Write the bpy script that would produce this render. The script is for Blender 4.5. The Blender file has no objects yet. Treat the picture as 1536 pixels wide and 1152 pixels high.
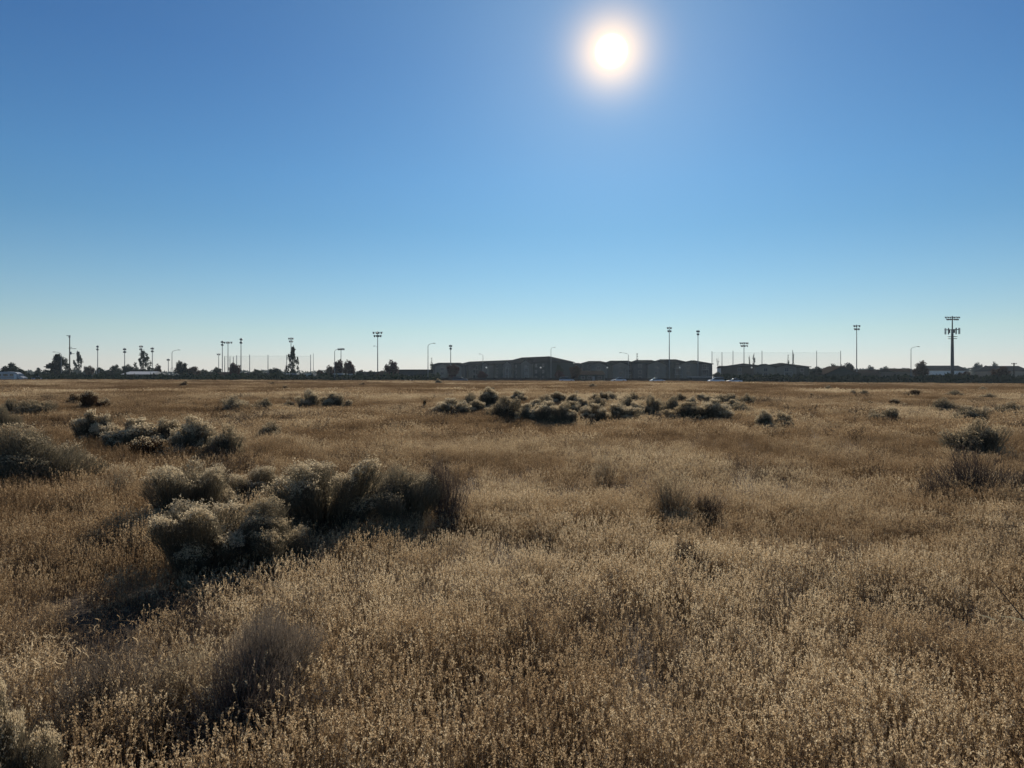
import bpy, math, random
import numpy as np
from mathutils import Vector, Matrix

rnd = random.Random(7)
sc = bpy.context.scene
COL = sc.collection
R = math.radians
F = 1109.0            # focal length in photo pixels (1536 wide)
HZ = 565.0            # horizon row of the photo
EYE = 1.6

# ------------------------------------------------------------------ terrain
def vnoise(x, y, seed=0):
    xi = np.floor(x).astype(np.int64); yi = np.floor(y).astype(np.int64)
    fx = x - xi; fy = y - yi
    fx = fx*fx*(3-2*fx); fy = fy*fy*(3-2*fy)
    def h(a, b):
        n = (a*374761393 + b*668265263 + seed*1442695041) & 0xffffffff
        n = ((n ^ (n >> 13))*1274126177) & 0xffffffff
        return ((n ^ (n >> 16)) & 0xffff)/65535.0
    return (h(xi, yi)*(1-fx)*(1-fy) + h(xi+1, yi)*fx*(1-fy) + h(xi, yi+1)*(1-fx)*fy + h(xi+1, yi+1)*fx*fy)
def fbm(x, y, seed=0, octv=3):
    s = 0; a = 1; t = 0
    for k in range(octv):
        s = s + a*vnoise(x*2**k, y*2**k, seed+k*17); t += a; a *= .5
    return s/t
def smooth(a, b, x):
    t = np.clip((x-a)/(b-a), 0, 1); return t*t*(3-2*t)
def H(x, y):
    x = np.asarray(x, float); y = np.asarray(y, float)
    yy = np.maximum(y, 1.0)
    u = x/yy*200
    edge = np.interp(u, [-260, -138, -65, 0, 50, 85, 138, 260], [.72, .62, .40, .26, .10, -.25, -.55, -.7])
    r = np.clip(y/200.0, 0, 1)
    z = edge*r**1.3
    z = z + .34*np.exp(-((x-26)/20)**2 - ((y-120)/26)**2) + .12*np.exp(-((x-10)/30)**2 - ((y-90)/15)**2)
    z = z + (fbm(x/9.0, y/9.0, 3)-.5)*.16*smooth(2, 10, y) + (fbm(x/38.0, y/38.0, 9)-.5)*.55*smooth(12, 60, y)*(1-smooth(150, 195, y))
    z = z - .35*smooth(196, 203, y)
    return z
def Hs(x, y): return float(H(np.array([x]), np.array([y]))[0])
def X(px, d): return (px-768)/F*d
def Zat(py, d): return EYE - (py-HZ)/F*d

# ------------------------------------------------------------------ materials
def newmat(name):
    m = bpy.data.materials.new(name); m.use_nodes = True
    nt = m.node_tree; nt.nodes.clear()
    out = nt.nodes.new('ShaderNodeOutputMaterial')
    return m, nt, out
def simple(name, col, rough=.8, metal=0, vary=.25, scale=3.0, coat=0, emis=None, bump=0):
    m, nt, out = newmat(name)
    b = nt.nodes.new('ShaderNodeBsdfPrincipled')
    tc = nt.nodes.new('ShaderNodeTexCoord'); n = nt.nodes.new('ShaderNodeTexNoise')
    n.inputs['Scale'].default_value = scale; n.inputs['Detail'].default_value = 6
    nt.links.new(tc.outputs['Object'], n.inputs['Vector'])
    mx = nt.nodes.new('ShaderNodeMix'); mx.data_type = 'RGBA'
    mx.inputs[6].default_value = (*[c*(1-vary) for c in col], 1)
    mx.inputs[7].default_value = (*[min(1, c*(1+vary)) for c in col], 1)
    nt.links.new(n.outputs['Fac'], mx.inputs[0]); nt.links.new(mx.outputs[2], b.inputs['Base Color'])
    if rough >= .8: b.inputs['Specular IOR Level'].default_value = 0
    b.inputs['Roughness'].default_value = rough; b.inputs['Metallic'].default_value = metal
    if coat: b.inputs['Coat Weight'].default_value = coat; b.inputs['Coat Roughness'].default_value = .06
    if bump:
        bp = nt.nodes.new('ShaderNodeBump'); bp.inputs['Strength'].default_value = bump
        nt.links.new(n.outputs['Fac'], bp.inputs['Height']); nt.links.new(bp.outputs[0], b.inputs['Normal'])
    nt.links.new(b.outputs[0], out.inputs[0])
    return m
def leafy(name, cols, trans=.4, attr=None, rough=.7, rnd_amt=.35, patch=0.0):
    """diffuse + translucent; colour runs over cols by instance tint plus per-instance random."""
    m, nt, out = newmat(name)
    ramp = nt.nodes.new('ShaderNodeValToRGB')
    els = ramp.color_ramp.elements
    while len(els) < len(cols): els.new(.5)
    for i, c in enumerate(cols):
        els[i].position = i/(len(cols)-1); els[i].color = (*c, 1)
    oi = nt.nodes.new('ShaderNodeObjectInfo')
    geo = nt.nodes.new('ShaderNodeNewGeometry')
    rsum = nt.nodes.new('ShaderNodeMath'); rsum.operation = 'MULTIPLY_ADD'
    rsum.inputs[1].default_value = rnd_amt; 
    isl = nt.nodes.new('ShaderNodeMath'); isl.operation = 'MULTIPLY_ADD'; isl.inputs[1].default_value = .45
    nt.links.new(geo.outputs['Random Per Island'], isl.inputs[0])
    if attr:
        at = nt.nodes.new('ShaderNodeAttribute'); at.attribute_type = 'INSTANCER'; at.attribute_name = attr
        nt.links.new(at.outputs['Fac'], isl.inputs[2])
    else:
        isl.inputs[2].default_value = .28
    nt.links.new(oi.outputs['Random'], rsum.inputs[0]); nt.links.new(isl.outputs[0], rsum.inputs[2])
    sub = nt.nodes.new('ShaderNodeMath'); sub.operation = 'SUBTRACT'; sub.inputs[1].default_value = .22+rnd_amt/2
    nt.links.new(rsum.outputs[0], sub.inputs[0]); nt.links.new(sub.outputs[0], ramp.inputs[0])
    d = nt.nodes.new('ShaderNodeBsdfDiffuse'); t = nt.nodes.new('ShaderNodeBsdfTranslucent')
    mix = nt.nodes.new('ShaderNodeMixShader'); mix.inputs[0].default_value = trans
    nt.links.new(ramp.outputs[0], d.inputs[0]); nt.links.new(ramp.outputs[0], t.inputs[0])
    nt.links.new(d.outputs[0], mix.inputs[1]); nt.links.new(t.outputs[0], mix.inputs[2])
    nt.links.new(mix.outputs[0], out.inputs[0])
    return m

M = {}
M['stem'] = leafy('dry_stem', [(.120, .070, .036), (.195, .122, .064), (.29, .198, .108), (.40, .295, .175)], .35, 'tint')
M['seed'] = leafy('dry_seed', [(.17, .105, .054), (.32, .21, .115), (.53, .39, .23), (.78, .64, .43)], .5, 'tint')
M['weed'] = leafy('dry_weed', [(.06, .04, .025), (.12, .085, .06), (.26, .20, .14)], .25, 'tint')
M['brush'] = leafy('brush_twig', [(.10, .083, .058), (.215, .185, .128), (.38, .335, .25)], .42)
M['dry_twig'] = leafy('dry_twig', [(.17, .12, .075), (.32, .245, .16), (.50, .41, .29)], .5)
M['brush_head'] = leafy('brush_seed_head', [(.42, .33, .20), (.68, .56, .38), (.88, .80, .60)], .5)
M['brush_head_dim'] = leafy('brush_seed_head_dim', [(.36, .28, .17), (.58, .47, .31), (.76, .66, .48)], .5)
M['grey_twig'] = leafy('grey_twig', [(.10, .078, .058), (.22, .178, .138), (.40, .34, .275)], .4)
M['dark_twig'] = leafy('dark_twig', [(.06, .045, .036), (.13, .10, .082), (.22, .18, .155)], .2)
M['leaf_dark'] = leafy('leaf_dark', [(.016, .024, .016), (.028, .040, .022), (.045, .06, .030)], .15)
M['leaf_green'] = leafy('leaf_green', [(.030, .042, .025), (.055, .070, .038), (.09, .10, .055)], .2)
M['leaf_red'] = leafy('leaf_red', [(.045, .017, .016), (.080, .027, .024), (.12, .045, .034)], .25)
M['leaf_brown'] = leafy('leaf_brown', [(.05, .028, .016), (.09, .05, .028), (.14, .085, .045)], .25)
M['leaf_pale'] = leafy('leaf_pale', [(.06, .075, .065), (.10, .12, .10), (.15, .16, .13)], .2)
M['bark'] = simple('bark', (.06, .048, .038), .9)
M['metal'] = simple('galvanised_metal', (.17, .18, .185), .5, .6, .15)
M['metal_dark'] = simple('dark_metal', (.04, .043, .045), .5, .5, .15)
M['wood_pole'] = simple('wood_pole', (.09, .07, .05), .85)
M['lamp_glass'] = simple('lamp_glass', (.55, .57, .58), .25, 0, .05)
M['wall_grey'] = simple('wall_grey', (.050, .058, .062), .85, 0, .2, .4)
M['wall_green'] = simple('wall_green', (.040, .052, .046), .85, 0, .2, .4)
M['wall_brown'] = simple('wall_brown', (.065, .052, .040), .85, 0, .2, .4)
M['wall_tan'] = simple('wall_tan', (.16, .135, .10), .85, 0, .15, .4)
M['wall_bay'] = simple('wall_bay', (.14, .135, .115), .85, 0, .2, .4)
M['wall_white'] = simple('wall_white', (.62, .62, .60), .7, 0, .08, .4)
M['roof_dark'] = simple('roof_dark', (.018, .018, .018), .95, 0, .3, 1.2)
M['roof_brown'] = simple('roof_brown', (.055, .042, .031), .8, 0, .25, 1.2)
M['roof_pale'] = simple('roof_pale', (.42, .42, .41), .6, 0, .12, 1.0)
M['trim'] = simple('trim', (.20, .21, .20), .7, 0, .1)
M['window'] = simple('window_glass', (.02, .025, .03), .12, 0, .1)
M['fence'] = simple('fence_boards', (.035, .03, .027), .85, 0, .3)
M['asphalt'] = simple('asphalt', (.055, .055, .057), .85, 0, .2, .5)
M['concrete'] = simple('concrete', (.35, .34, .32), .85, 0, .12, .8)
M['paint_white'] = simple('car_paint_white', (.72, .73, .74), .3, 0, .03, 1, coat=1)
M['camper_paint'] = simple('camper_paint', (.34, .35, .37), .45, 0, .08, 1)
M['paint_silver'] = simple('car_paint_silver', (.38, .40, .42), .3, .5, .03, 1, coat=1)
M['paint_dark'] = simple('car_paint_dark', (.03, .035, .05), .3, .2, .05, 1, coat=1)
M['tyre'] = simple('tyre', (.015, .015, .015), .9)
M['line'] = simple('road_paint', (.7, .7, .66), .7, 0, .1)

def globe_mat():
    m, nt, out = newmat('frosted_globe')
    d = nt.nodes.new('ShaderNodeBsdfDiffuse'); t = nt.nodes.new('ShaderNodeBsdfTranslucent')
    g = nt.nodes.new('ShaderNodeBsdfGlossy'); g.inputs['Roughness'].default_value = .15
    d.inputs[0].default_value = t.inputs[0].default_value = (.9, .9, .88, 1)
    m1 = nt.nodes.new('ShaderNodeMixShader'); m1.inputs[0].default_value = .7
    m2 = nt.nodes.new('ShaderNodeMixShader'); m2.inputs[0].default_value = .08
    nt.links.new(d.outputs[0], m1.inputs[1]); nt.links.new(t.outputs[0], m1.inputs[2])
    nt.links.new(m1.outputs[0], m2.inputs[1]); nt.links.new(g.outputs[0], m2.inputs[2]); nt.links.new(m2.outputs[0], out.inputs[0])
    return m
M['globe'] = globe_mat()
def net_mat():
    m, nt, out = newmat('net_mesh')
    d = nt.nodes.new('ShaderNodeBsdfDiffuse'); d.inputs[0].default_value = (.06, .065, .07, 1)
    t = nt.nodes.new('ShaderNodeBsdfTransparent')
    mx = nt.nodes.new('ShaderNodeMixShader'); mx.inputs[0].default_value = .04
    nt.links.new(t.outputs[0], mx.inputs[1]); nt.links.new(d.outputs[0], mx.inputs[2]); nt.links.new(mx.outputs[0], out.inputs[0])
    return m
M['net'] = net_mat()

def ground_mat():
    m, nt, out = newmat('dry_field_soil')
    L = nt.links.new
    b = nt.nodes.new('ShaderNodeBsdfPrincipled'); b.inputs['Roughness'].default_value = .95
    tc = nt.nodes.new('ShaderNodeTexCoord')
    n1 = nt.nodes.new('ShaderNodeTexNoise'); n1.inputs['Scale'].default_value = .12; n1.inputs['Detail'].default_value = 5
    n2 = nt.nodes.new('ShaderNodeTexNoise'); n2.inputs['Scale'].default_value = 14; n2.inputs['Detail'].default_value = 8
    L(tc.outputs['Object'], n1.inputs['Vector']); L(tc.outputs['Object'], n2.inputs['Vector'])
    r1 = nt.nodes.new('ShaderNodeValToRGB'); r1.color_ramp.elements[0].position = .35; r1.color_ramp.elements[1].position = .65
    r1.color_ramp.elements[0].color = (.085, .052, .028, 1); r1.color_ramp.elements[1].color = (.16, .11, .065, 1)
    r2 = nt.nodes.new('ShaderNodeValToRGB'); r2.color_ramp.elements[0].position = .3; r2.color_ramp.elements[1].position = .7
    r2.color_ramp.elements[0].color = (.35, .33, .3, 1); r2.color_ramp.elements[1].color = (1, 1, 1, 1)
    L(n1.outputs['Fac'], r1.inputs[0]); L(n2.outputs['Fac'], r2.inputs[0])
    mx = nt.nodes.new('ShaderNodeMix'); mx.data_type = 'RGBA'; mx.blend_type = 'MULTIPLY'; mx.inputs[0].default_value = 1
    L(r1.outputs[0], mx.inputs[6]); L(r2.outputs[0], mx.inputs[7]); L(mx.outputs[2], b.inputs['Base Color'])
    bp = nt.nodes.new('ShaderNodeBump'); bp.inputs['Strength'].default_value = .8; bp.inputs['Distance'].default_value = .05
    L(n2.outputs['Fac'], bp.inputs['Height']); L(bp.outputs[0], b.inputs['Normal'])
    L(b.outputs[0], out.inputs[0])
    return m
M['ground'] = ground_mat()

# ------------------------------------------------------------------ mesh helpers
def np_mesh(name, V, Q, mats, mi=None):
    me = bpy.data.meshes.new(name)
    V = np.asarray(V, np.float32).reshape(-1, 3); Q = np.asarray(Q, np.int32).reshape(-1, 4)
    me.vertices.add(len(V)); me.vertices.foreach_set('co', V.ravel())
    me.loops.add(Q.size); me.loops.foreach_set('vertex_index', Q.ravel())
    me.polygons.add(len(Q))
    me.polygons.foreach_set('loop_start', np.arange(0, Q.size, 4, dtype=np.int32))
    me.polygons.foreach_set('loop_total', np.full(len(Q), 4, np.int32))
    for m in mats: me.materials.append(m)
    if mi is not None: me.polygons.foreach_set('material_index', np.asarray(mi, np.int32))
    me.update(calc_edges=True); me.validate()
    return me
class Acc:
    def __init__(s): s.V = []; s.Q = []; s.I = []; s.n = 0
    def add(s, V, Q, mi=0):
        V = np.asarray(V, float).reshape(-1, 3); Q = np.asarray(Q, int).reshape(-1, 4)
        s.V.append(V); s.Q.append(Q+s.n); s.I.append(np.full(len(Q), mi)); s.n += len(V)
    def ribbons(s, P, W, side, mi=0):      # P (n,k,3) W (n,k) side (n,3)
        n, k, _ = P.shape
        if n == 0: return
        off = side[:, None, :]*W[:, :, None]*.5
        V = np.stack([P-off, P+off], 2).reshape(-1, 3)
        b = (np.arange(n)[:, None]*k*2 + np.arange(k-1)[None, :]*2).ravel()
        s.add(V, np.stack([b, b+1, b+3, b+2], 1), mi)
    def leaves(s, C, D, S, L, W, mi=0):     # diamond-ish leaves from base C along D with side S
        C = np.asarray(C); L = np.asarray(L)[:, None]; W = np.asarray(W)[:, None]
        V = np.stack([C, C+D*L*.45+S*W*.5, C+D*L, C+D*L*.45-S*W*.5], 1).reshape(-1, 3)
        b = np.arange(len(C))*4
        s.add(V, np.stack([b, b+1, b+2, b+3], 1), mi)
    def mesh(s, name, mats): return np_mesh(name, np.concatenate(s.V), np.concatenate(s.Q), mats, np.concatenate(s.I))
def unit(v): return v/np.maximum(np.linalg.norm(v, axis=-1, keepdims=True), 1e-9)
def rdir(g, n): return unit(g.normal(size=(n, 3)))
def perp(D, g):
    return unit(np.cross(D, rdir(g, len(D))))

class MB:                                   # boxes, tubes, prisms into one mesh
    def __init__(s): s.V = []; s.F = []
    def box(s, x0, x1, y0, y1, z0, z1):
        n = len(s.V)
        s.V += [(x0,y0,z0),(x1,y0,z0),(x1,y1,z0),(x0,y1,z0),(x0,y0,z1),(x1,y0,z1),(x1,y1,z1),(x0,y1,z1)]
        s.F += [tuple(n+i for i in f) for f in ((0,3,2,1),(4,5,6,7),(0,1,5,4),(1,2,6,5),(2,3,7,6),(3,0,4,7))]
        return s
    def tube(s, pts, rads, seg=8):
        n0 = len(s.V); pts = [Vector(p) for p in pts]
        if not hasattr(rads, '__len__'): rads = [rads]*len(pts)
        for i, p in enumerate(pts):
            d = (pts[min(i+1, len(pts)-1)]-pts[max(i-1, 0)]).normalized()
            a = d.orthogonal().normalized() if abs(d.z) < .99 else Vector((1, 0, 0)); b = d.cross(a).normalized(); a = b.cross(d)
            for k in range(seg):
                t = 2*math.pi*k/seg; s.V.append(tuple(p+(a*math.cos(t)+b*math.sin(t))*rads[i]))
        for i in range(len(pts)-1):
            for k in range(seg):
                a = n0+i*seg+k; b = n0+i*seg+(k+1) % seg
                s.F.append((a, b, b+seg, a+seg))
        s.F.append(tuple(n0+k for k in reversed(range(seg)))); m = n0+(len(pts)-1)*seg
        s.F.append(tuple(m+k for k in range(seg)))
        return s
    def sphere(s, c, r, seg=12, rings=8, zs=1):
        n0 = len(s.V)
        for i in range(rings+1):
            ph = math.pi*i/rings
            for k in range(seg):
                t = 2*math.pi*k/seg
                s.V.append((c[0]+r*math.sin(ph)*math.cos(t), c[1]+r*math.sin(ph)*math.sin(t), c[2]+r*zs*math.cos(ph)))
        for i in range(rings):
            for k in range(seg):
                a = n0+i*seg+k; b = n0+i*seg+(k+1) % seg
                s.F.append((a, a+seg, b+seg, b))
        return s
    def poly(s, vs, fs):
        n = len(s.V); s.V += list(vs); s.F += [tuple(n+i for i in f) for f in fs]; return s
    def prism_y(s, prof, y0, y1):           # profile in xz extruded along y
        n = len(prof)
        return s.poly([(x, y0, z) for x, z in prof]+[(x, y1, z) for x, z in prof],
                      [tuple(range(n)), tuple(reversed(range(n, 2*n)))]+[(i, i+n, (i+1) % n+n, (i+1) % n) for i in range(n)])
    def mesh(s, name, mat):
        me = bpy.data.meshes.new(name); me.from_pydata(s.V, [], s.F); me.materials.append(mat); me.update(); return me

def tag(o, label=None, cat=None, group=None, kind=None):
    if label: o['label'] = label
    if cat: o['category'] = cat
    if group: o['group'] = group
    if kind: o['kind'] = kind
    return o
def link(name, me, parent=None, loc=(0, 0, 0), rot=(0, 0, 0), scale=(1, 1, 1)):
    o = bpy.data.objects.new(name, me); COL.objects.link(o)
    o.location = loc; o.rotation_euler = rot; o.scale = scale
    if parent is not None: o.parent = parent
    return o
def thing(name, label, cat, loc, rotz=0, scale=(1, 1, 1), group=None):
    o = bpy.data.objects.new(name, None); COL.objects.link(o)
    o.location = loc; o.rotation_euler = (0, 0, rotz); o.scale = scale; o.empty_display_size = .2
    return tag(o, label, cat, group)

# ------------------------------------------------------------------ setting
def ground():
    ys = np.concatenate([np.linspace(-60, 0, 7), np.linspace(.5, 30, 60), np.linspace(31, 240, 170), np.geomspace(245, 845, 20)])
    us = np.linspace(-1, 1, 161)
    hw = np.where(ys < 0, 60, np.minimum(60+np.maximum(ys, 0)*1.9, 700))
    Xg = us[None, :]*hw[:, None]; Yg = np.repeat(ys[:, None], len(us), 1)
    Zg = H(Xg, Yg)
    V = np.stack([Xg, Yg, Zg], 2).reshape(-1, 3); w = len(us)
    i, j = np.meshgrid(np.arange(len(ys)-1), np.arange(w-1), indexing='ij'); a = (i*w+j).ravel()
    me = np_mesh('field_ground', V, np.stack([a, a+1, a+w+1, a+w], 1), [M['ground']])
    me.polygons.foreach_set('use_smooth', np.ones(len(me.polygons), bool))
    tag(link('field_ground', me), 'dry brown soil of the open field reaching the horizon', None, None, 'structure')
ground()
def strip(name, y0, y1, dz, mat, label, thick=.0):
    xs = np.linspace(-420, 420, 141)
    A = []
    for y in (y0, y1):
        A.append(np.stack([xs, np.full_like(xs, y), H(xs, np.full_like(xs, y))+dz], 1))
    V = np.concatenate(A); n = len(xs); i = np.arange(n-1)
    Q = [np.stack([i, i+1, i+1+n, i+n], 1)]
    if thick:
        V = np.concatenate([V, V-np.array([0, 0, thick])])
        Q += [np.stack([i+2*n, i, i+n*0+1-1, i+2*n], 1)*0+np.stack([i+2*n, i+2*n+1, i+1, i], 1), np.stack([i+n, i+1+n, i+1+3*n, i+3*n], 1)]
    me = np_mesh(name, V, np.concatenate(Q), [mat])
    return tag(link(name, me), label, None, None, 'structure')
strip('road', 205, 215, .03, M['asphalt'], 'asphalt road running across the far edge of the field')
strip('kerb', 204.7, 205.0, .16, M['concrete'], 'pale concrete kerb on the near side of the road', .3)
strip('pavement', 215.0, 217.5, .16, M['concrete'], 'concrete pavement on the far side of the road', .3)

# ------------------------------------------------------------------ grass
GC = bpy.data.collections.new('grass_tufts')
def add_proto(name, acc, mats):
    o = bpy.data.objects.new(name, acc.mesh(name, mats)); GC.objects.link(o)
def tuft(g, n, rad, h0, h1, sw, spk, sl, swd, lean=.25, nleaf=8, headfrac=.22, sm=0, hm=1, droop=.5):
    a = Acc()
    th = g.uniform(0, 2*np.pi, n); rr = rad*np.sqrt(g.uniform(0, 1, n))
    B = np.stack([rr*np.cos(th), rr*np.sin(th), np.full(n, -.02)], 1)
    hh = g.uniform(h0, h1, n); az = g.uniform(0, 2*np.pi, n); le = np.abs(g.normal(0, lean, n))
    Ld = np.stack([np.cos(az), np.sin(az), np.zeros(n)], 1)
    t = np.linspace(0, 1, 5)
    P = B[:, None, :] + np.stack([np.zeros((n, 5))]*2+[hh[:, None]*t*(1-.25*le[:, None]*t)], 2) + Ld[:, None, :]*(hh*le)[:, None, None]*(t**2)[None, :, None]
    W = sw*(1-.5*t)[None, :]*g.uniform(.7, 1.3, (n, 1))
    sd = unit(np.stack([g.normal(size=n), g.normal(size=n), np.zeros(n)], 1))
    a.ribbons(P, W, sd, sm)
    if nleaf:
        m = nleaf; k = g.integers(0, n, m); az = g.uniform(0, 2*np.pi, m); L = g.uniform(.1, .24, m)*(h1/.45)
        D = np.stack([np.cos(az), np.sin(az), np.zeros(m)], 1); t4 = np.linspace(0, 1, 4)
        Pl = B[k][:, None, :]*1.1 + D[:, None, :]*(L*.7)[:, None, None]*t4[None, :, None]
        Pl[:, :, 2] += (L*1.3)[:, None]*(t4-.65*t4**2)[None, :]
        a.ribbons(Pl, (sw*2.2)*(1-.85*t4)[None, :]*np.ones((m, 1)), unit(np.cross(D, np.array([0, 0, 1.]))+.4*rdir(g, m)), sm)
    # seed heads: spikelets along the top of each stem
    idx = np.repeat(np.arange(n), spk); f = g.uniform(1-headfrac, 1.0, len(idx))
    fi = f*4; i0 = np.minimum(fi.astype(int), 3); fr = (fi-i0)[:, None]
    C = P[idx, i0]*(1-fr)+P[idx, i0+1]*fr
    T = unit(P[idx, i0+1]-P[idx, i0])
    D = unit(T*1.1+rdir(g, len(idx))*.7+np.array([0, 0, -droop])*(g.uniform(0, 1, len(idx))[:, None]))
    a.leaves(C, D, perp(D, g), sl*g.uniform(.6, 1.3, len(idx)), swd*g.uniform(.7, 1.3, len(idx)), hm)
    return a
g = np.random.default_rng(11)
GM = [M['stem'], M['seed']]
protos = []
def P_(name, acc, mats=GM): protos.append(name); add_proto(name, acc, mats)
# near: index 0-4 seed-head grass, 5-7 fine russet grass, 8-9 dead weeds
for k in range(5): P_(f'a{len(protos):02d}', tuft(g, 40, .13, .13+.015*k, .38, .0021, 14, .0112, .0052, .24, 22, .10+.02*k))
for k in range(3): P_(f'a{len(protos):02d}', tuft(g, 60, .13, .18, .38, .0017, 4, .012, .0034, .20, 20, .28, droop=.2))
def weed(g, w=1.0):
    a = Acc(); n = 9
    for s in range(n):
        az = g.uniform(0, 2*np.pi); ln = g.uniform(.15, .42); p0 = np.array([0, 0, 0.]); d = unit(np.array([math.cos(az)*.6, math.sin(az)*.6, 1]))
        pts = [p0+d*ln*t+np.array([0, 0, 1])*t*t*.03+g.normal(size=3)*.008*t for t in np.linspace(0, 1, 5)]
        a.ribbons(np.array([pts]), np.array([[.004, .0035, .003, .002, .0015]])*w, rdir(g, 1), 0)
        m = 12; i = g.integers(1, 5, m); C = np.array(pts)[i]; D = unit(rdir(g, m)+np.array([0, 0, .5]))
        L = g.uniform(.03, .10, m)
        tt = np.linspace(0, 1, 3); Pp = C[:, None, :]+D[:, None, :]*L[:, None, None]*tt[None, :, None]
        a.ribbons(Pp, np.full((m, 3), .0016*w), perp(D, g), 0)
        for r in range(2):
            E = C+D*(L*g.uniform(.5, 1, m))[:, None]; D2 = rdir(g, m)
            a.leaves(E, D2, perp(D2, g), g.uniform(.012, .028, m)*w, g.uniform(.004, .009, m)*w, 1)
    return a
for k in range(2): P_(f'a{len(protos):02d}', weed(g), [M['weed'], M['weed']])
def stray(g):
    a = Acc(); n = 7
    az = g.uniform(0, 6.28, n); t = np.linspace(0, 1, 6); ln = g.uniform(.2, .5, n)
    P = np.zeros((n, 6, 3)); P[:, :, 0] = g.normal(0, .06, (n, 1))+np.cos(az)[:, None]*ln[:, None]*(t**1.3)[None]*.8
    P[:, :, 1] = g.normal(0, .06, (n, 1))+np.sin(az)[:, None]*ln[:, None]*(t**1.3)[None]*.8
    P[:, :, 2] = ln[:, None]*(t-.55*t**2.6)[None]*g.uniform(.7, 1.3, (n, 1)); P[:, 1:] += g.normal(0, .006, (n, 5, 3))
    a.ribbons(P, np.full((n, 6), .0032), rdir(g, n), 0)
    m = 46; i = g.integers(0, n, m); k = g.integers(2, 6, m); D = unit(rdir(g, m)+np.array([0, 0, -.3]))
    tt = np.linspace(0, 1, 4); Lc = g.uniform(.02, .06, m); C = P[i, k]
    Q = C[:, None, :]+D[:, None, :]*Lc[:, None, None]*tt[None, :, None]+perp(D, g)[:, None, :]*(Lc[:, None]*.5*np.sin(tt*3)[None])[:, :, None]
    a.ribbons(Q, np.full((m, 4), .0045)*g.uniform(.5, 1.3, (m, 1)), perp(D, g), 1)
    return a
for k in range(2): P_(f'a{len(protos):02d}', stray(g), [M['stem'], M['seed']])
NEAR = len(protos)
# middle distance
for k in range(4): P_(f'b{len(protos):02d}', tuft(g, 70, .26, .14, .37, .0040, 4, .028, .013, .26, 14, .14))
for k in range(3): P_(f'b{len(protos):02d}', tuft(g, 95, .26, .18, .40, .0034, 3, .028, .008, .2, 16, .30, droop=.2))
for k in range(1): P_(f'b{len(protos):02d}', weed(g, 1.8), [M['weed'], M['weed']])
MID = len(protos)
# far
for k in range(3): P_(f'c{len(protos):02d}', tuft(g, 80, .75, .14, .36, .014, 3, .075, .034, .22, 10, .3))
for k in range(3): P_(f'c{len(protos):02d}', tuft(g, 130, .75, .16, .38, .012, 2, .07, .022, .2, 14, .35, droop=.2))
FAR = len(protos)

def scatter(y0, y1, dens, side, margin, g):
    # points in a wedge
    w1 = side*y1+margin
    n = int(dens*(y1-y0)*2*w1)
    x = g.uniform(-w1, w1, n); y = g.uniform(y0, y1, n)
    k = np.abs(x) < side*y+margin
    return x[k], y[k]
PX = []; PY = []; PI_ = []; PS = []; PT = []
def tintfield(x, y):
    a = fbm(x/5.5, y/9.0, 21, 4)*.55 + fbm(x/22., y/30., 5, 3)*.45
    a = np.clip((a-.5)*3.0+.46, 0, 1)
    b = fbm(x/1.5, y/1.7, 33, 3); nearw = 1-smooth(20, 60, y); a = a*(1-.40*nearw) + np.clip((b-.5)*4.2+.42, 0, 1)*.40*nearw
    st = fbm(x/30., y/5.5, 88, 3); a = a + (st-.5)*.9*smooth(35, 70, y)
    a = a - .22*smooth(30, 70, y)*(1-smooth(90, 115, y))
    far = .5-.17*smooth(40, 90, y)+.18*np.exp(-((x-26)/28)**2-((y-122)/35)**2)
    left = .22*np.exp(-((x+3.5)/3.0)**2-((y-5)/4.5)**2)
    return np.clip(a*.78+(far-.5)+.13+left, 0, 1)
def layer(y0, y1, dens, side, margin, base, na, nb, nc, smin, smax, seed):
    g = np.random.default_rng(seed)
    x, y = scatter(y0, y1, dens, side, margin, g)
    t = tintfield(x, y)
    clump = fbm(x/.8, y/.8, 40, 3)
    keep = g.uniform(0, 1, len(x)) < np.clip((clump-.12)*3.6, .55, 1)
    rad = np.hypot(x, y); keep &= rad > 1.5
    x, y, t, clump = x[keep], y[keep], t[keep], clump[keep]
    fine = g.uniform(0, 1, len(x)) > smooth(.25, .60, t)*.88+.10
    idx = base + np.where(fine, na+g.integers(0, nb, len(x)), g.integers(0, na, len(x)))
    if nc:
        wf = fbm(x/2.2, y/2.2, 77, 2)
        wd = g.uniform(0, 1, len(x)) < np.clip((wf-.52)*1.4, .02, .5)
        idx = np.where(wd, base+na+nb+g.integers(0, nc, len(x)), idx)
    s = g.uniform(smin, smax, len(x))*(.72+.56*clump)*(.76+.50*fbm(x/1.9, y/1.9, 61, 2))*(.72+.56*fbm(x/6.0, y/3.2, 64, 2))
    PX.append(x); PY.append(y); PI_.append(idx); PS.append(s); PT.append(t)
layer(.6, 9, 100, .95, 2.5, 0, 5, 3, 4, .62, 1.0, 1)
layer(9, 17, 40, .85, 2.5, 0, 5, 3, 4, .75, 1.1, 2)
layer(17, 48, 11, .8, 3, NEAR, 4, 3, 1, .8, 1.15, 3)
layer(48, 110, 1.5, .78, 4, MID, 3, 3, 0, .75, 1.1, 4)
layer(110, 203, .9, .76, 5, MID, 3, 3, 0, .7, 1.0, 5)
gx = np.concatenate(PX); gy = np.concatenate(PY); gi = np.concatenate(PI_); gs = np.concatenate(PS); gt = np.concatenate(PT)
N = len(gx); print('grass instances', N)
me = bpy.data.meshes.new('dry_grass'); me.vertices.add(N)
me.vertices.foreach_set('co', np.stack([gx, gy, H(gx, gy)], 1).astype(np.float32).ravel())
gg = np.random.default_rng(5)
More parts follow.
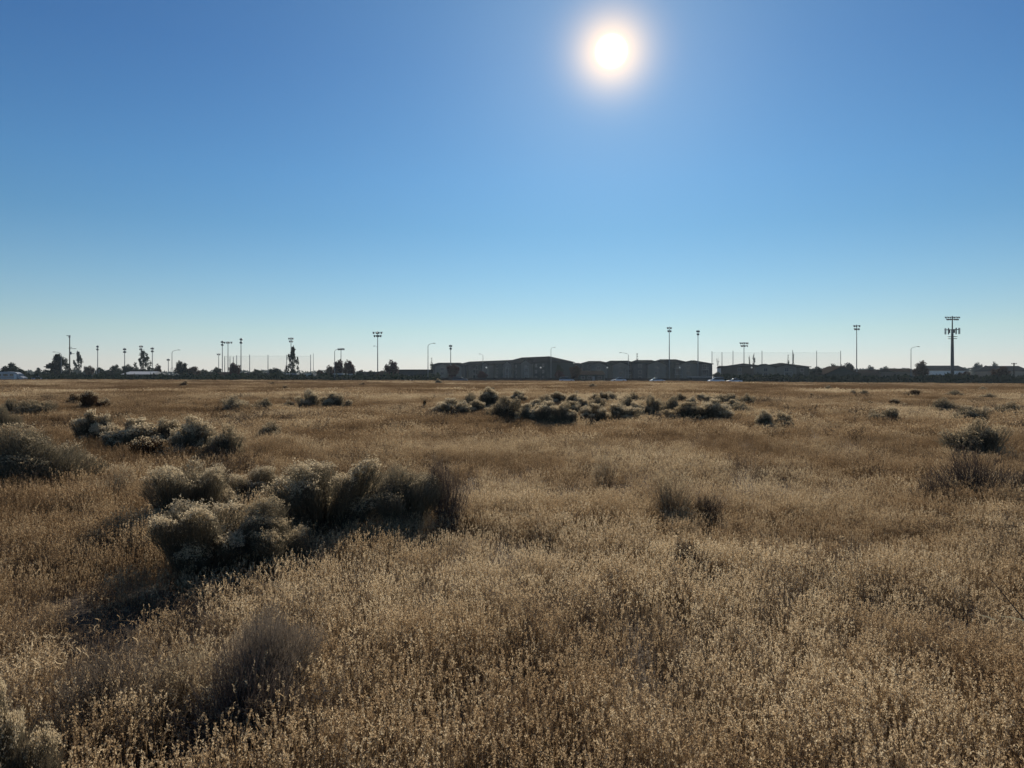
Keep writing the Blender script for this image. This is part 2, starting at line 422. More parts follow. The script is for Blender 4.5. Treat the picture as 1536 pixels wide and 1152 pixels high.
rot = np.stack([gg.normal(0, .07, N), gg.normal(0, .07, N), gg.uniform(0, 6.283, N)], 1).astype(np.float32)
for nm, ty, arr, key in (('gidx', 'INT', gi.astype(np.int32), 'value'), ('gscale', 'FLOAT', gs.astype(np.float32), 'value'),
                         ('tint', 'FLOAT', gt.astype(np.float32), 'value'), ('grot', 'FLOAT_VECTOR', rot.ravel(), 'vector')):
    at = me.attributes.new(nm, ty, 'POINT'); at.data.foreach_set(key, arr)
grass = tag(link('dry_grass', me), 'dry tan and russet grass with pale seed heads covering the whole field', None, None, 'stuff')
ng = bpy.data.node_groups.new('grass_scatter', 'GeometryNodeTree')
ng.interface.new_socket('Geometry', in_out='INPUT', socket_type='NodeSocketGeometry')
ng.interface.new_socket('Geometry', in_out='OUTPUT', socket_type='NodeSocketGeometry')
nn = ng.nodes.new; L = ng.links.new
gin = nn('NodeGroupInput'); gout = nn('NodeGroupOutput'); iop = nn('GeometryNodeInstanceOnPoints'); ci = nn('GeometryNodeCollectionInfo')
ci.inputs['Collection'].default_value = GC; ci.inputs['Separate Children'].default_value = True; ci.inputs['Reset Children'].default_value = True
def nat(nm, ty):
    n = nn('GeometryNodeInputNamedAttribute'); n.data_type = ty; n.inputs['Name'].default_value = nm; return n.outputs[0]
iop.inputs['Pick Instance'].default_value = True
L(gin.outputs[0], iop.inputs['Points']); L(ci.outputs[0], iop.inputs['Instance'])
L(nat('gidx', 'INT'), iop.inputs['Instance Index']); L(nat('gscale', 'FLOAT'), iop.inputs['Scale'])
e2r = nn('FunctionNodeEulerToRotation'); L(nat('grot', 'FLOAT_VECTOR'), e2r.inputs[0]); L(e2r.outputs[0], iop.inputs['Rotation'])
L(iop.outputs[0], gout.inputs[0])
md = grass.modifiers.new('scatter', 'NODES'); md.node_group = ng

# ------------------------------------------------------------------ shrubs
def bush(g, n_lobe, n_twig, tw, head, head_n, kind='flower', headz=.3, lobe_r=(.2, .3)):
    """unit footprint (radius .5), height 1; twig width tw"""
    a = Acc(); b = Acc()
    cs = []
    for k in range(n_lobe):
        an = 2.4*k+g.uniform(-.5, .5); r = .42*math.sqrt((k+.15)/n_lobe)*g.uniform(.7, 1.25)
        lr = g.uniform(*lobe_r)
        top = (1.0 if k == 0 else g.uniform(.52, 1.0))-.9*r*r
        cs.append((r*math.cos(an), r*math.sin(an), top-lr*.95, lr, top))
    cs = np.array(cs)
    pr = cs[:, 3]**2; li = g.choice(n_lobe, n_twig, p=pr/pr.sum())
    zc = g.uniform(-.25, 1, n_twig); az = g.uniform(0, 2*np.pi, n_twig); s = np.sqrt(1-zc**2)
    D = np.stack([s*np.cos(az), s*np.sin(az), zc], 1)
    sh = 1-np.abs(g.normal(0, .10, n_twig)); sh = np.where(g.uniform(0, 1, n_twig) < .10, g.uniform(1.0, 1.22, n_twig), sh); sh = np.where(g.uniform(0, 1, n_twig) < .3, sh*g.uniform(.5, 1, n_twig), sh)
    lr = cs[li, 3]
    E = cs[li, :3] + D*(lr*sh)[:, None]*np.array([1, 1, .95])
    E[:, 2] = np.maximum(E[:, 2], .08)
    root = np.stack([g.normal(0, .05, n_twig), g.normal(0, .05, n_twig), np.zeros(n_twig)], 1)+cs[li, :3]*np.array([.35, .35, 0])
    f0 = np.where(g.uniform(0, 1, n_twig) < .2, 0, g.uniform(.35, .8, n_twig))
    k = 5; tt = f0[:, None]+(1-f0[:, None])*np.linspace(0, 1, k)[None, :]
    d = E-root
    P = root[:, None, :]+d[:, None, :]*tt[:, :, None]
    hor = (tt*(1-tt))[:, :, None]*np.stack([d[:, 0], d[:, 1], np.zeros(n_twig)], 1)[:, None, :]*.12   # bow outward
    P = P+hor; P[:, :, 2] -= (tt*(1-tt))*.12*np.hypot(d[:, 0], d[:, 1])[:, None]
    P[:, 1:, :] += g.normal(0, .012, (n_twig, k-1, 3))
    W = tw*(1.5-1.1*tt)*g.uniform(.6, 1.4, (n_twig, 1))
    a.ribbons(P, W, unit(np.cross(unit(d+1e-6), rdir(g, n_twig))), 0)
    nw = 26; wi = g.integers(0, n_twig, nw); tw_ = np.linspace(0, .8, 5)
    Pw = root[wi][:, None, :]+d[wi][:, None, :]*tw_[None, :, None]; Pw[:, 1:] += g.normal(0, .014, (nw, 4, 3))
    for _ in range(2): a.ribbons(Pw, (tw*5*(1-.75*tw_))[None, :]*g.uniform(.6, 1.3, (nw, 1)), unit(np.cross(unit(d[wi]+1e-6), rdir(g, nw))), 0)
    # short side twiglets near the ends
    m = n_twig; i = g.integers(0, n_twig, m); C = P[i, 3]; D2 = unit(unit(P[i, 4]-P[i, 2])+rdir(g, m)*.55+np.array([0, 0, .3]))
    Ls = g.uniform(.04, .11, m)
    P2 = C[:, None, :]+D2[:, None, :]*Ls[:, None, None]*np.linspace(0, 1, 3)[None, :, None]
    a.ribbons(P2, np.full((m, 3), tw*.7), perp(D2, g), 0)
    if head:
        tip = np.concatenate([P[:, 4], P2[:, 2]]); dz = np.concatenate([D[:, 2], D[i, 2]])
        ok = (dz > headz+g.uniform(-.16, .3, len(dz))) & (np.concatenate([sh, sh[i]]) > .82)
        T = np.repeat(tip[ok], head_n, 0); n = len(T)
        T = T+g.normal(0, head*.55, (n, 3)); DD = unit(rdir(g, n)+np.array([0, 0, .5]))
        b.leaves(T, DD, perp(DD, g), head*g.uniform(.6, 1.3, n), head*.6*g.uniform(.6, 1.3, n), 0)
        shear(a, b, g)
        return a, b
    shear(a, None, g)
    return a, None
def shear(a, b, g):
    lx_, ly_ = g.normal(0, .06, 2); px_, py_ = g.uniform(0, 6.28, 2)
    for acc in (a, b):
        if acc is None: continue
        for V in acc.V:
            x, y, z = V[:, 0].copy(), V[:, 1].copy(), V[:, 2].copy()
            V[:, 0] = x*(1+.16*np.sin(5*y+px_))+lx_*z; V[:, 1] = y*(1+.16*np.sin(6*x+py_))+ly_*z
            V[:, 2] = z*(1+.10*np.sin(9*x+py_)*np.cos(8*y+px_))
BP = {}
def bush_proto(key, mat, hmat, **kw):
    L_ = []
    for v in range(kw.pop('variants')):
        g = np.random.default_rng(abs(hash_s(key))+v*13)
        a, b = bush(g, **kw)
        L_.append((a.mesh('branches', [mat]), b.mesh('seed_heads', [hmat]) if b else None))
    BP[key] = L_
def hash_s(s): return sum((i+1)*ord(c) for i, c in enumerate(s))*31
bush_proto('flower', M['brush'], M['brush_head'], variants=4, n_lobe=13, n_twig=5200, tw=.0036, head=.015, head_n=7, headz=.56, lobe_r=(.11, .23))
bush_proto('dark', M['brush'], M['brush_head_dim'], variants=3, n_lobe=10, n_twig=5000, tw=.0038, head=.014, head_n=4, headz=.72, lobe_r=(.15, .24))
bush_proto('fuzzy', M['grey_twig'], None, variants=1, n_lobe=10, n_twig=4500, tw=.0026, head=0, head_n=0, lobe_r=(.16, .26))
bush_proto('wiry', M['dark_twig'], None, variants=2, n_lobe=9, n_twig=1100, tw=.0058, head=0, head_n=0, lobe_r=(.2, .36))
bush_proto('wispy', M['grey_twig'], None, variants=1, n_lobe=9, n_twig=1500, tw=.0042, head=0, head_n=0, lobe_r=(.2, .38))
bush_proto('dry', M['dry_twig'], M['brush_head_dim'], variants=2, n_lobe=8, n_twig=1000, tw=.0055, head=.020, head_n=4, headz=.3, lobe_r=(.2, .36))
bush_proto('mid', M['brush'], M['brush_head'], variants=5, n_lobe=15, n_twig=2100, tw=.009, head=.030, head_n=6, headz=.5, lobe_r=(.09, .20))
bush_proto('middark', M['brush'], M['brush_head_dim'], variants=4, n_lobe=12, n_twig=1700, tw=.010, head=.030, head_n=4, headz=.6, lobe_r=(.15, .24))
bush_proto('midred', M['leaf_brown'], M['brush_head_dim'], variants=2, n_lobe=5, n_twig=900, tw=.014, head=.035, head_n=2, headz=.4)
bcount = {}
CG_NAME = 'rabbitbrush in the long centre band'
def add_bush(kind, x0, x1, ytop, ybase, label, group=None, gh=.14, depth=.95):
    if kind.startswith('mid'): gh = .25
    cx = (x0+x1)/2
    d = (EYE-gh)*F/(ybase-HZ)
    for _ in range(6):                      # account for the terrain under it
        d = (EYE-Hs(X(cx, d), d)-gh)*F/(ybase-HZ)
        d = min(d, 190)
    w = (x1-x0)/F*d; x = X(cx, d); z0 = Hs(x, d)
    h = Zat(ytop, d+.0)-z0
    h = max(h, .25)*(rnd.uniform(.85, 1.1) if kind.startswith('mid') else 1)
    i = bcount.get(kind, 0); bcount[kind] = i+1
    a, b = BP[kind][i % len(BP[kind])]
    name = {'fuzzy': 'grey_shrub', 'wispy': 'grey_shrub', 'wiry': 'bare_shrub', 'dry': 'dry_shrub', 'midred': 'russet_shrub'}.get(kind, 'rabbitbrush')
    t = thing(name, label, 'shrub', (x, d, z0-.02), rnd.uniform(0, 6.28), (w*((1.42 if group == CG_NAME else 1.22) if kind.startswith('mid') else 1.15), w*1.12*depth, h*(1.06 if kind.startswith('mid') else 1)), group)
    link('branches', a, t)
    if b: link('seed_heads', b, t)
    return t
NG = 'rabbitbrush clumps near the camera'
add_bush('flower', 228, 392, 742, 846, 'front shrub of the big left clump, bright cream heads along its flat top', NG)
add_bush('flower', 345, 466, 746, 838, 'rounded shrub at the front right of the big left clump, shaded on its right side', NG)
add_bush('flower', 228, 350, 682, 775, 'grey shrub with cream top at the back left of the big clump', NG)
add_bush('flower', 330, 425, 697, 752, 'low cream-topped shrub at the back of the big clump between its two tall domes', NG)
add_bush('flower', 402, 575, 680, 790, 'tallest widest dome of the big left clump, crowned with cream seed heads', NG)
add_bush('dark', 548, 662, 696, 776, 'brownish shrub at the right end of the big left clump', NG)
add_bush('wiry', 640, 700, 676, 775, 'bare dark twigs standing up at the right tip of the big clump', NG)
add_bush('dark', -40, 152, 634, 728, 'wide fan-shaped grey shrub cut by the left edge of the photo', NG)
add_bush('wiry', 285, 450, 955, 1085, 'dark tangled twigs added as the shadow just in front of the smoke-grey shrub', NG)  # added dark twigs stand in for the brown shadow below the grey shrub
add_bush('fuzzy', 312, 486, 904, 1030, 'soft smoke-grey shrub in the lower left with dark shade under it', NG)
add_bush('dry', 232, 322, 962, 1050, 'low dark-brown leafy bush left of the smoke-grey shrub', NG)
add_bush('wispy', 80, 262, 950, 1060, 'purplish wiry bare shrub leaning right in the lower left corner', NG)
add_bush('flower', -70, 66, 1006, 1230, 'shrub with a few white heads at the very bottom left edge', NG)
add_bush('dry', 150, 200, 690, 745, 'small dry brown weed bush right of the fan-shaped grey shrub', NG)
add_bush('dry', 970, 1040, 702, 768, 'lone upright brownish shrub right of the photo centre', NG)
add_bush('wiry', 1024, 1084, 732, 768, 'small tangled bare bush just right of the lone upright shrub', NG)
add_bush('dry', 886, 926, 678, 720, 'small pointed dry weed bush near the middle of the field', NG)
add_bush('wiry', 1405, 1510, 662, 742, 'tall bare dark twiggy shrub near the right edge', NG)
add_bush('wiry', 1475, 1570, 700, 742, 'low bare dark shrub cut by the right edge of the photo', NG)
add_bush('wiry', 1370, 1435, 700, 752, 'low dark twiggy bush left of the tall bare shrub at the right', NG)
add_bush('wiry', 1005, 1080, 800, 845, 'low dark twigs added as a dark hole in russet grass right of centre', NG)  # added twigs give the darkness of a hole in the grass
MG = 'rabbitbrush in the middle distance on the left'
for r in [
 ('dark', -20, 24, 610, 648, 'grey shrub at the left edge just above the fan-shaped one'),
 ('mid', 118, 172, 622, 662, 'leftmost pale-topped shrub of the row behind the fan-shaped one'),
 ('mid', 158, 242, 618, 668, 'wide dark shrub with grey dome, second in the left middle row'),
 ('mid', 205, 275, 625, 668, 'round grey-domed shrub at the middle of the left middle row'),
 ('midred', 195, 262, 650, 685, 'low russet bush in front of the left middle row'),
 ('mid', 262, 330, 632, 680, 'dark shrub with thin cream rim, fourth in the left middle row'),
 ('middark', 305, 368, 640, 684, 'brown-grey shrub at the right end of the left middle row'),
 ('middark', 380, 418, 628, 656, 'small dark rounded shrub standing alone right of the left middle row'),
 ('middark', 0, 42, 600, 618, 'low dark shrub far left, first of a pair below the parked camper'),
 ('middark', 28, 80, 598, 621, 'long dark cushion-shaped shrub far left, second of the pair below the camper'),
 ('midred', 98, 124, 590, 606, 'small reddish shrub below the big dark conifer'),
 ('midred', 112, 156, 589, 612, 'wider russet shrub below and right of the big dark conifer'),
 ('middark', 332, 378, 592, 616, 'dark shrub with grey dome below the left row of net posts'),
 ('middark', 380, 412, 597, 615, 'small dark shrub directly right of the grey-domed one'),
 ('mid', 444, 484, 588, 611, 'taller pale shrub below the floodlight behind the ragged conifer'),
 ('mid', 484, 522, 593, 611, 'low pale shrub right of the taller pale one'),
 ('middark', 420, 446, 600, 612, 'tiny dark shrub left of the taller pale one')]:
    add_bush(*r, group=MG)
CG = 'rabbitbrush in the long centre band'
for r in [
 ('mid', 656, 702, 592, 620, 'leftmost shrub of the long centre band, dark with pale top'),
 ('mid', 697, 724, 596, 615, 'narrow shrub next to the leftmost one in the centre band'),
 ('mid', 719, 754, 585, 608, 'back shrub with pink-grey top left in the centre band'),
 ('middark', 733, 792, 598, 627, 'wide very dark front shrub left in the centre band'),
 ('mid', 762, 790, 587, 602, 'small back shrub above the wide very dark one'),
 ('mid', 776, 806, 606, 629, 'small brown front shrub right of the wide very dark one'),
 ('mid', 798, 840, 603, 631, 'dark front shrub below the highest roof peak'),
 ('mid', 818, 846, 587, 604, 'back round shrub with cream cap at the middle of the centre band'),
 ('mid', 844, 876, 589, 607, 'back shrub right of the cream-capped round one'),
 ('mid', 826, 866, 606, 632, 'knobbly pale front shrub lowest in the centre band'),
 ('mid', 862, 886, 600, 618, 'small shrub filling the middle of the centre band'),
 ('mid', 872, 912, 602, 628, 'front shrub with bright rim right of the knobbly one'),
 ('mid', 904, 948, 600, 627, 'cream-rimmed dark front shrub below the left street-lamp globe'),
 ('mid', 898, 928, 587, 601, 'far small shrub above the cream-rimmed dark one'),
 ('middark', 934, 966, 586, 603, 'far dark shrub just left of the twin grey pair'),
 ('mid', 958, 996, 591, 621, 'left one of the twin grey shrubs right of centre band'),
 ('middark', 984, 1018, 593, 618, 'right one of the twin grey shrubs right of centre band'),
 ('mid', 1008, 1056, 599, 626, 'dark cushion shrub at the front of the right group in the band'),
 ('mid', 1046, 1092, 597, 626, 'darkest dome of the right group in the centre band'),
 ('middark', 1084, 1127, 606, 621, 'low flat shrub at the right end of the centre band'),
 ('mid', 1040, 1064, 589, 602, 'small back shrub above the dark cushion shrub'),
 ('middark', 1078, 1106, 589, 605, 'small dark back shrub above the low flat one'),
 ('middark', 1106, 1131, 593, 607, 'single round dark shrub just past the centre band'),
 ('mid', 1135, 1162, 614, 638, 'left half of the ragged pair right of the centre band'),
 ('mid', 1158, 1187, 616, 637, 'right half of the ragged pair right of the centre band')]:
    add_bush(*r, group=CG)
for r in [
 ('middark', 690, 720, 590, 606, 'low shrub between the leftmost ones and the pink-grey back shrub'),
 ('middark', 744, 772, 592, 608, 'low back shrub behind the wide very dark one'),
 ('mid', 790, 816, 598, 618, 'half-hidden shrub behind the small brown front shrub'),
 ('middark', 806, 832, 594, 610, 'low back shrub left of the cream-capped round one'),
 ('mid', 846, 872, 600, 620, 'half-hidden shrub behind the knobbly pale front one'),
 ('middark', 882, 906, 596, 612, 'low shrub between back row and the bright-rimmed front one'),
 ('mid', 886, 916, 590, 604, 'back shrub above the bright-rimmed front one'),
 ('middark', 926, 954, 596, 614, 'brown shrub linking the cream-rimmed dark one to the back row'),
 ('mid', 942, 968, 604, 622, 'small grey shrub left of the twin grey pair at the front'),
 ('middark', 1008, 1034, 588, 602, 'low back shrub right behind the twin grey pair'),
 ('mid', 1026, 1050, 593, 608, 'small shrub peeking between the twin pair and the darkest dome'),
 ('middark', 1064, 1088, 592, 604, 'low dark shrub at the back, above the darkest dome'),
 ('mid', 1090, 1112, 598, 614, 'small shrub joining the darkest dome to the low flat one'),
 ('middark', 814, 836, 611, 628, 'small dark shrub at the very front, left of the knobbly pale one'),
 ('midred', 672, 690, 606, 622, 'low russet growth at the foot of the leftmost shrub')]:
    add_bush(*r, group=CG)
RG = 'rabbitbrush on the right side of the field'
for r in [
 ('middark', 1303, 1346, 607, 627, 'dark oval shrub below the tall double-row floodlight'),
 ('middark', 1394, 1436, 598, 615, 'dark shrub with cream rim below the cell tower'),
 ('middark', 1433, 1482, 606, 631, 'mound-shaped dark shrub behind the large right one'),
 ('middark', 1422, 1504, 629, 672, 'largest dark rounded shrub on the right with yellow-brown rim'),
 ('middark', 1489, 1522, 605, 622, 'brown shrub near the right edge below the red-brown tree'),
 ('midred', 1332, 1354, 598, 607, 'small russet shrub above the dark oval one'),
 ('midred', 1296, 1314, 600, 606, 'tiny russet tuft left of the small russet shrub'),
 ('middark', 1274, 1288, 584, 592, 'left one of two tiny dark shrubs below the long white trailer roof'),
 ('middark', 1288, 1303, 585, 593, 'right one of two tiny dark shrubs below the long white trailer roof'),
 ('middark', 1468, 1493, 588, 597, 'small flat very dark shrub right of the cell tower foot'),
 ('middark', 1418, 1442, 585, 592, 'small flat dark shrub right under the cell tower'),
 ('middark', 1466, 1480, 580, 586, 'tiny dark shrub at the field edge right of the cell tower'),
 ('midred', 1360, 1382, 584, 592, 'small reddish shrub at the field edge below the red-brown tree'),
 ('middark', 1236, 1250, 579, 585, 'tiny dark shrub at the field edge below the tree clump'),
 ('midred', 1214, 1226, 589, 594, 'tiny reddish shrub below the right end of the long apartment block'),
 ('midred', 1520, 1536, 606, 614, 'small russet shrub touching the right edge')]:
    add_bush(*r, group=RG)
FG = 'tiny shrubs at the far edge of the field'
for r in [
 ('middark', 883, 895, 575, 580, 'tiny dark shrub on the pale rise below the apartment blocks'),
 ('middark', 856, 872, 586, 591, 'small dark shrub behind the middle of the centre band'),
 ('midred', 268, 282, 572, 579, 'tiny reddish shrub at the field edge left of the net posts'),
 ('midred', 420, 432, 579, 584, 'tiny reddish shrub below the ragged conifer'),
 ('midred', 404, 414, 573, 577, 'tiny reddish shrub at the field edge left of the ragged conifer'),
 ('middark', 1031, 1040, 577, 582, 'tiny pointed shrub on the pale rise below the right apartment block'),
 ('middark', 733, 742, 580, 584, 'tiny dark shrub above the left end of the centre band'),
 ('midred', 634, 642, 595, 610, 'narrow reddish weed left of the centre band'),
 ('midred', 540, 550, 573, 578, 'tiny reddish shrub at the field edge below the tallest left floodlight'),
 ('middark', 652, 662, 569, 575, 'tiny dark shrub at the field edge below the small round tree')]:
    add_bush(*r, group=FG)

# fallen sticks at the right edge
def stick(px0, py0, px1, py1, d, z, r, label, mat, name, cat):
    p = [(X(px0, d), d, Zat(py0, d)), (X((px0+px1)/2, d), d-.02, Zat((py0+py1)/2, d)+.004), (X(px1, d), d-.05, Zat(py1, d))]
    o = Vector(p[2]); m = MB().tube([Vector(q)-o for q in p], [r*.4, r*.8, r], 6)
    tag(link(name, m.mesh(name, mat), None, o), label, cat)
M['pale_straw'] = leafy('pale_straw', [(.8, .72, .52), (.9, .84, .66)], .5)
stick(1484, 866, 1530, 930, 3.6, 0, .0032, 'thin dark weed stalk leaning at the right edge of the field', M['dark_twig'], 'weed_stalk', 'dry stalk')
stick(1498, 924, 1526, 926, 3.55, 0, .004, 'short bright broken straw lying level at the foot of the dark stalk', M['pale_straw'], 'broken_straw', 'straw')
stick(1470, 923, 1482, 925, 3.55, 0, .004, 'tiny bright straw just left of the longer level one', M['pale_straw'], 'broken_straw', 'straw')

# ------------------------------------------------------------------ trees
def crown(g, kind):
    a = Acc()
    if kind == 'round':
        nb = 34; c = rdir(g, nb)*g.uniform(.10, .38, (nb, 1)); c[:, 2] = .56+c[:, 2]*.92; r = g.uniform(.10, .18, nb); m = 110; s = .06
    elif kind == 'wide':
        nb = 38; c = rdir(g, nb)*g.uniform(.10, .40, (nb, 1)); c[:, 2] = .38+np.abs(c[:, 2])*1.25-.1*np.hypot(c[:, 0], c[:, 1]); r = g.uniform(.08, .15, nb); m = 100; s = .058
    elif kind == 'conifer':
        nb = 90; z = g.uniform(.06, .95, nb)**1.1; an = g.uniform(0, 6.28, nb); rr = (1.02-z)**.75*g.uniform(.05, .50, nb)
        c = np.stack([rr*np.cos(an), rr*np.sin(an), z], 1); r = .05+.07*(1-z); m = 60; s = .05
    elif kind == 'ragged':
        nb = 52; z = g.uniform(.12, .97, nb); an = g.uniform(0, 6.28, nb); rr = (1.12-z)*g.uniform(.10, .66, nb)
        c = np.stack([rr*np.cos(an), rr*np.sin(an), z], 1); r = g.uniform(.04, .09, nb); m = 46; s = .05
    elif kind == 'poplar':
        nb = 16; z = g.uniform(.2, .97, nb); an = g.uniform(0, 6.28, nb); rr = .25*np.sin(z*3.0)*g.uniform(.2, 1, nb)
        c = np.stack([rr*np.cos(an), rr*np.sin(an), z], 1); r = np.full(nb, .09)+.06; m = 40; s = .06
    idx = np.repeat(np.arange(nb), m); n = len(idx)
    C = c[idx]+rdir(g, n)*(r[idx]*g.uniform(.2, 1, n)**.6)[:, None]; C[:, 2] = np.maximum(C[:, 2], .06)
    D = rdir(g, n); a.leaves(C, D, perp(D, g), s*g.uniform(.6, 1.5, n), s*.8*g.uniform(.6, 1.4, n), 0)
    return a, c
def trunk_mesh(g, cs, th=.022, top=.75):
    m = MB(); m.tube([(0, 0, -.02), (.006, 0, top*.5), (0, .004, top)], [th, th*.7, th*.25], 7)
    for k in range(min(9, len(cs))):
        c = cs[k]; z0 = min(c[2]*.55, top*.8); m.tube([(0, 0, z0), tuple(c*.5+np.array([0, 0, z0*.5])+.01), tuple(c)], [th*.45, th*.28, th*.1], 5)
    return m.mesh('trunk', M['bark'])
def bare_mesh(g, tall=False):
    a = Acc()
    lvl = [(np.array([0, 0, 0.]), np.array([0, 0, 1.]), .45 if not tall else .55, .02)]
    for depth, nk in enumerate((1, 7, 4, 4)):
        nxt = []
        for (p, d, l, w) in lvl:
            for q in range(nk):
                dd = d if depth == 0 else unit(d+rdir(g, 1)[0]*(.75 if not tall else .4)+np.array([0, 0, .25]))
                ll = l*g.uniform(.7, 1.1); s0 = p if depth == 0 else p-d*l*.0
                e = s0+dd*ll
                a.ribbons(np.array([[s0, (s0+e)/2+g.normal(size=3)*.008, e]]), np.array([[w, w*.8, w*.55]]), rdir(g, 1), 0)
                a.ribbons(np.array([[s0, (s0+e)/2, e]]), np.array([[w, w*.8, w*.55]]), rdir(g, 1), 0)
                nxt.append((s0+dd*ll*g.uniform(.45, 1), dd, ll*.52, w*.55))
        lvl = nxt
    return a.mesh('branches', [M['bark']])
TP = {}
for kd in ('round', 'wide', 'conifer', 'ragged', 'poplar'):
    TP[kd] = []
    for v in range(3):
        g = np.random.default_rng(hash_s(kd)+v); a, cs = crown(g, kd)
        meshes = {mk: a.mesh('crown', [M[mk]]) for mk in ('leaf_dark', 'leaf_green', 'leaf_red', 'leaf_brown', 'leaf_pale')}
        TP[kd].append((meshes, trunk_mesh(g, cs, .022, .62 if kd in ('round', 'wide') else .93)))
TP['bare'] = [bare_mesh(np.random.default_rng(90+v)) for v in range(3)]
TP['barepop'] = [bare_mesh(np.random.default_rng(95+v), True) for v in range(2)]
tcount = 0
def zg(d, x): return Hs(x, d)
def tree(kind, leaf, x0, x1, ytop, d, label, group='trees along the far side of the road'):
    global tcount; tcount += 1
    cx = (x0+x1)/2; x = X(cx, d); z0 = zg(d, x); h = Zat(ytop, d)-z0; w = (x1-x0)/F*d
    nm = {'round': 'broadleaf_tree', 'wide': 'broadleaf_tree', 'conifer': 'conifer_tree', 'ragged': 'conifer_tree', 'poplar': 'poplar_tree', 'bare': 'bare_tree', 'barepop': 'bare_poplar_tree'}[kind]
    t = thing(nm, label, 'tree', (x, d, z0), rnd.uniform(0, 6.28), (w*(1.35 if kind in ('conifer', 'ragged') else 1.1), w*1.1, h*1.03), group)
    if kind in ('bare', 'barepop'):
        pr = TP[kind][tcount % len(TP[kind])]; link('branches', pr, t, scale=(1.1, 1.1, 1.0) if kind == 'bare' else (1.6, 1.6, 1))
    else:
        meshes, tr = TP[kind][tcount % 3]
        link('trunk', tr, t); link('crown', meshes[leaf], t)
    return t
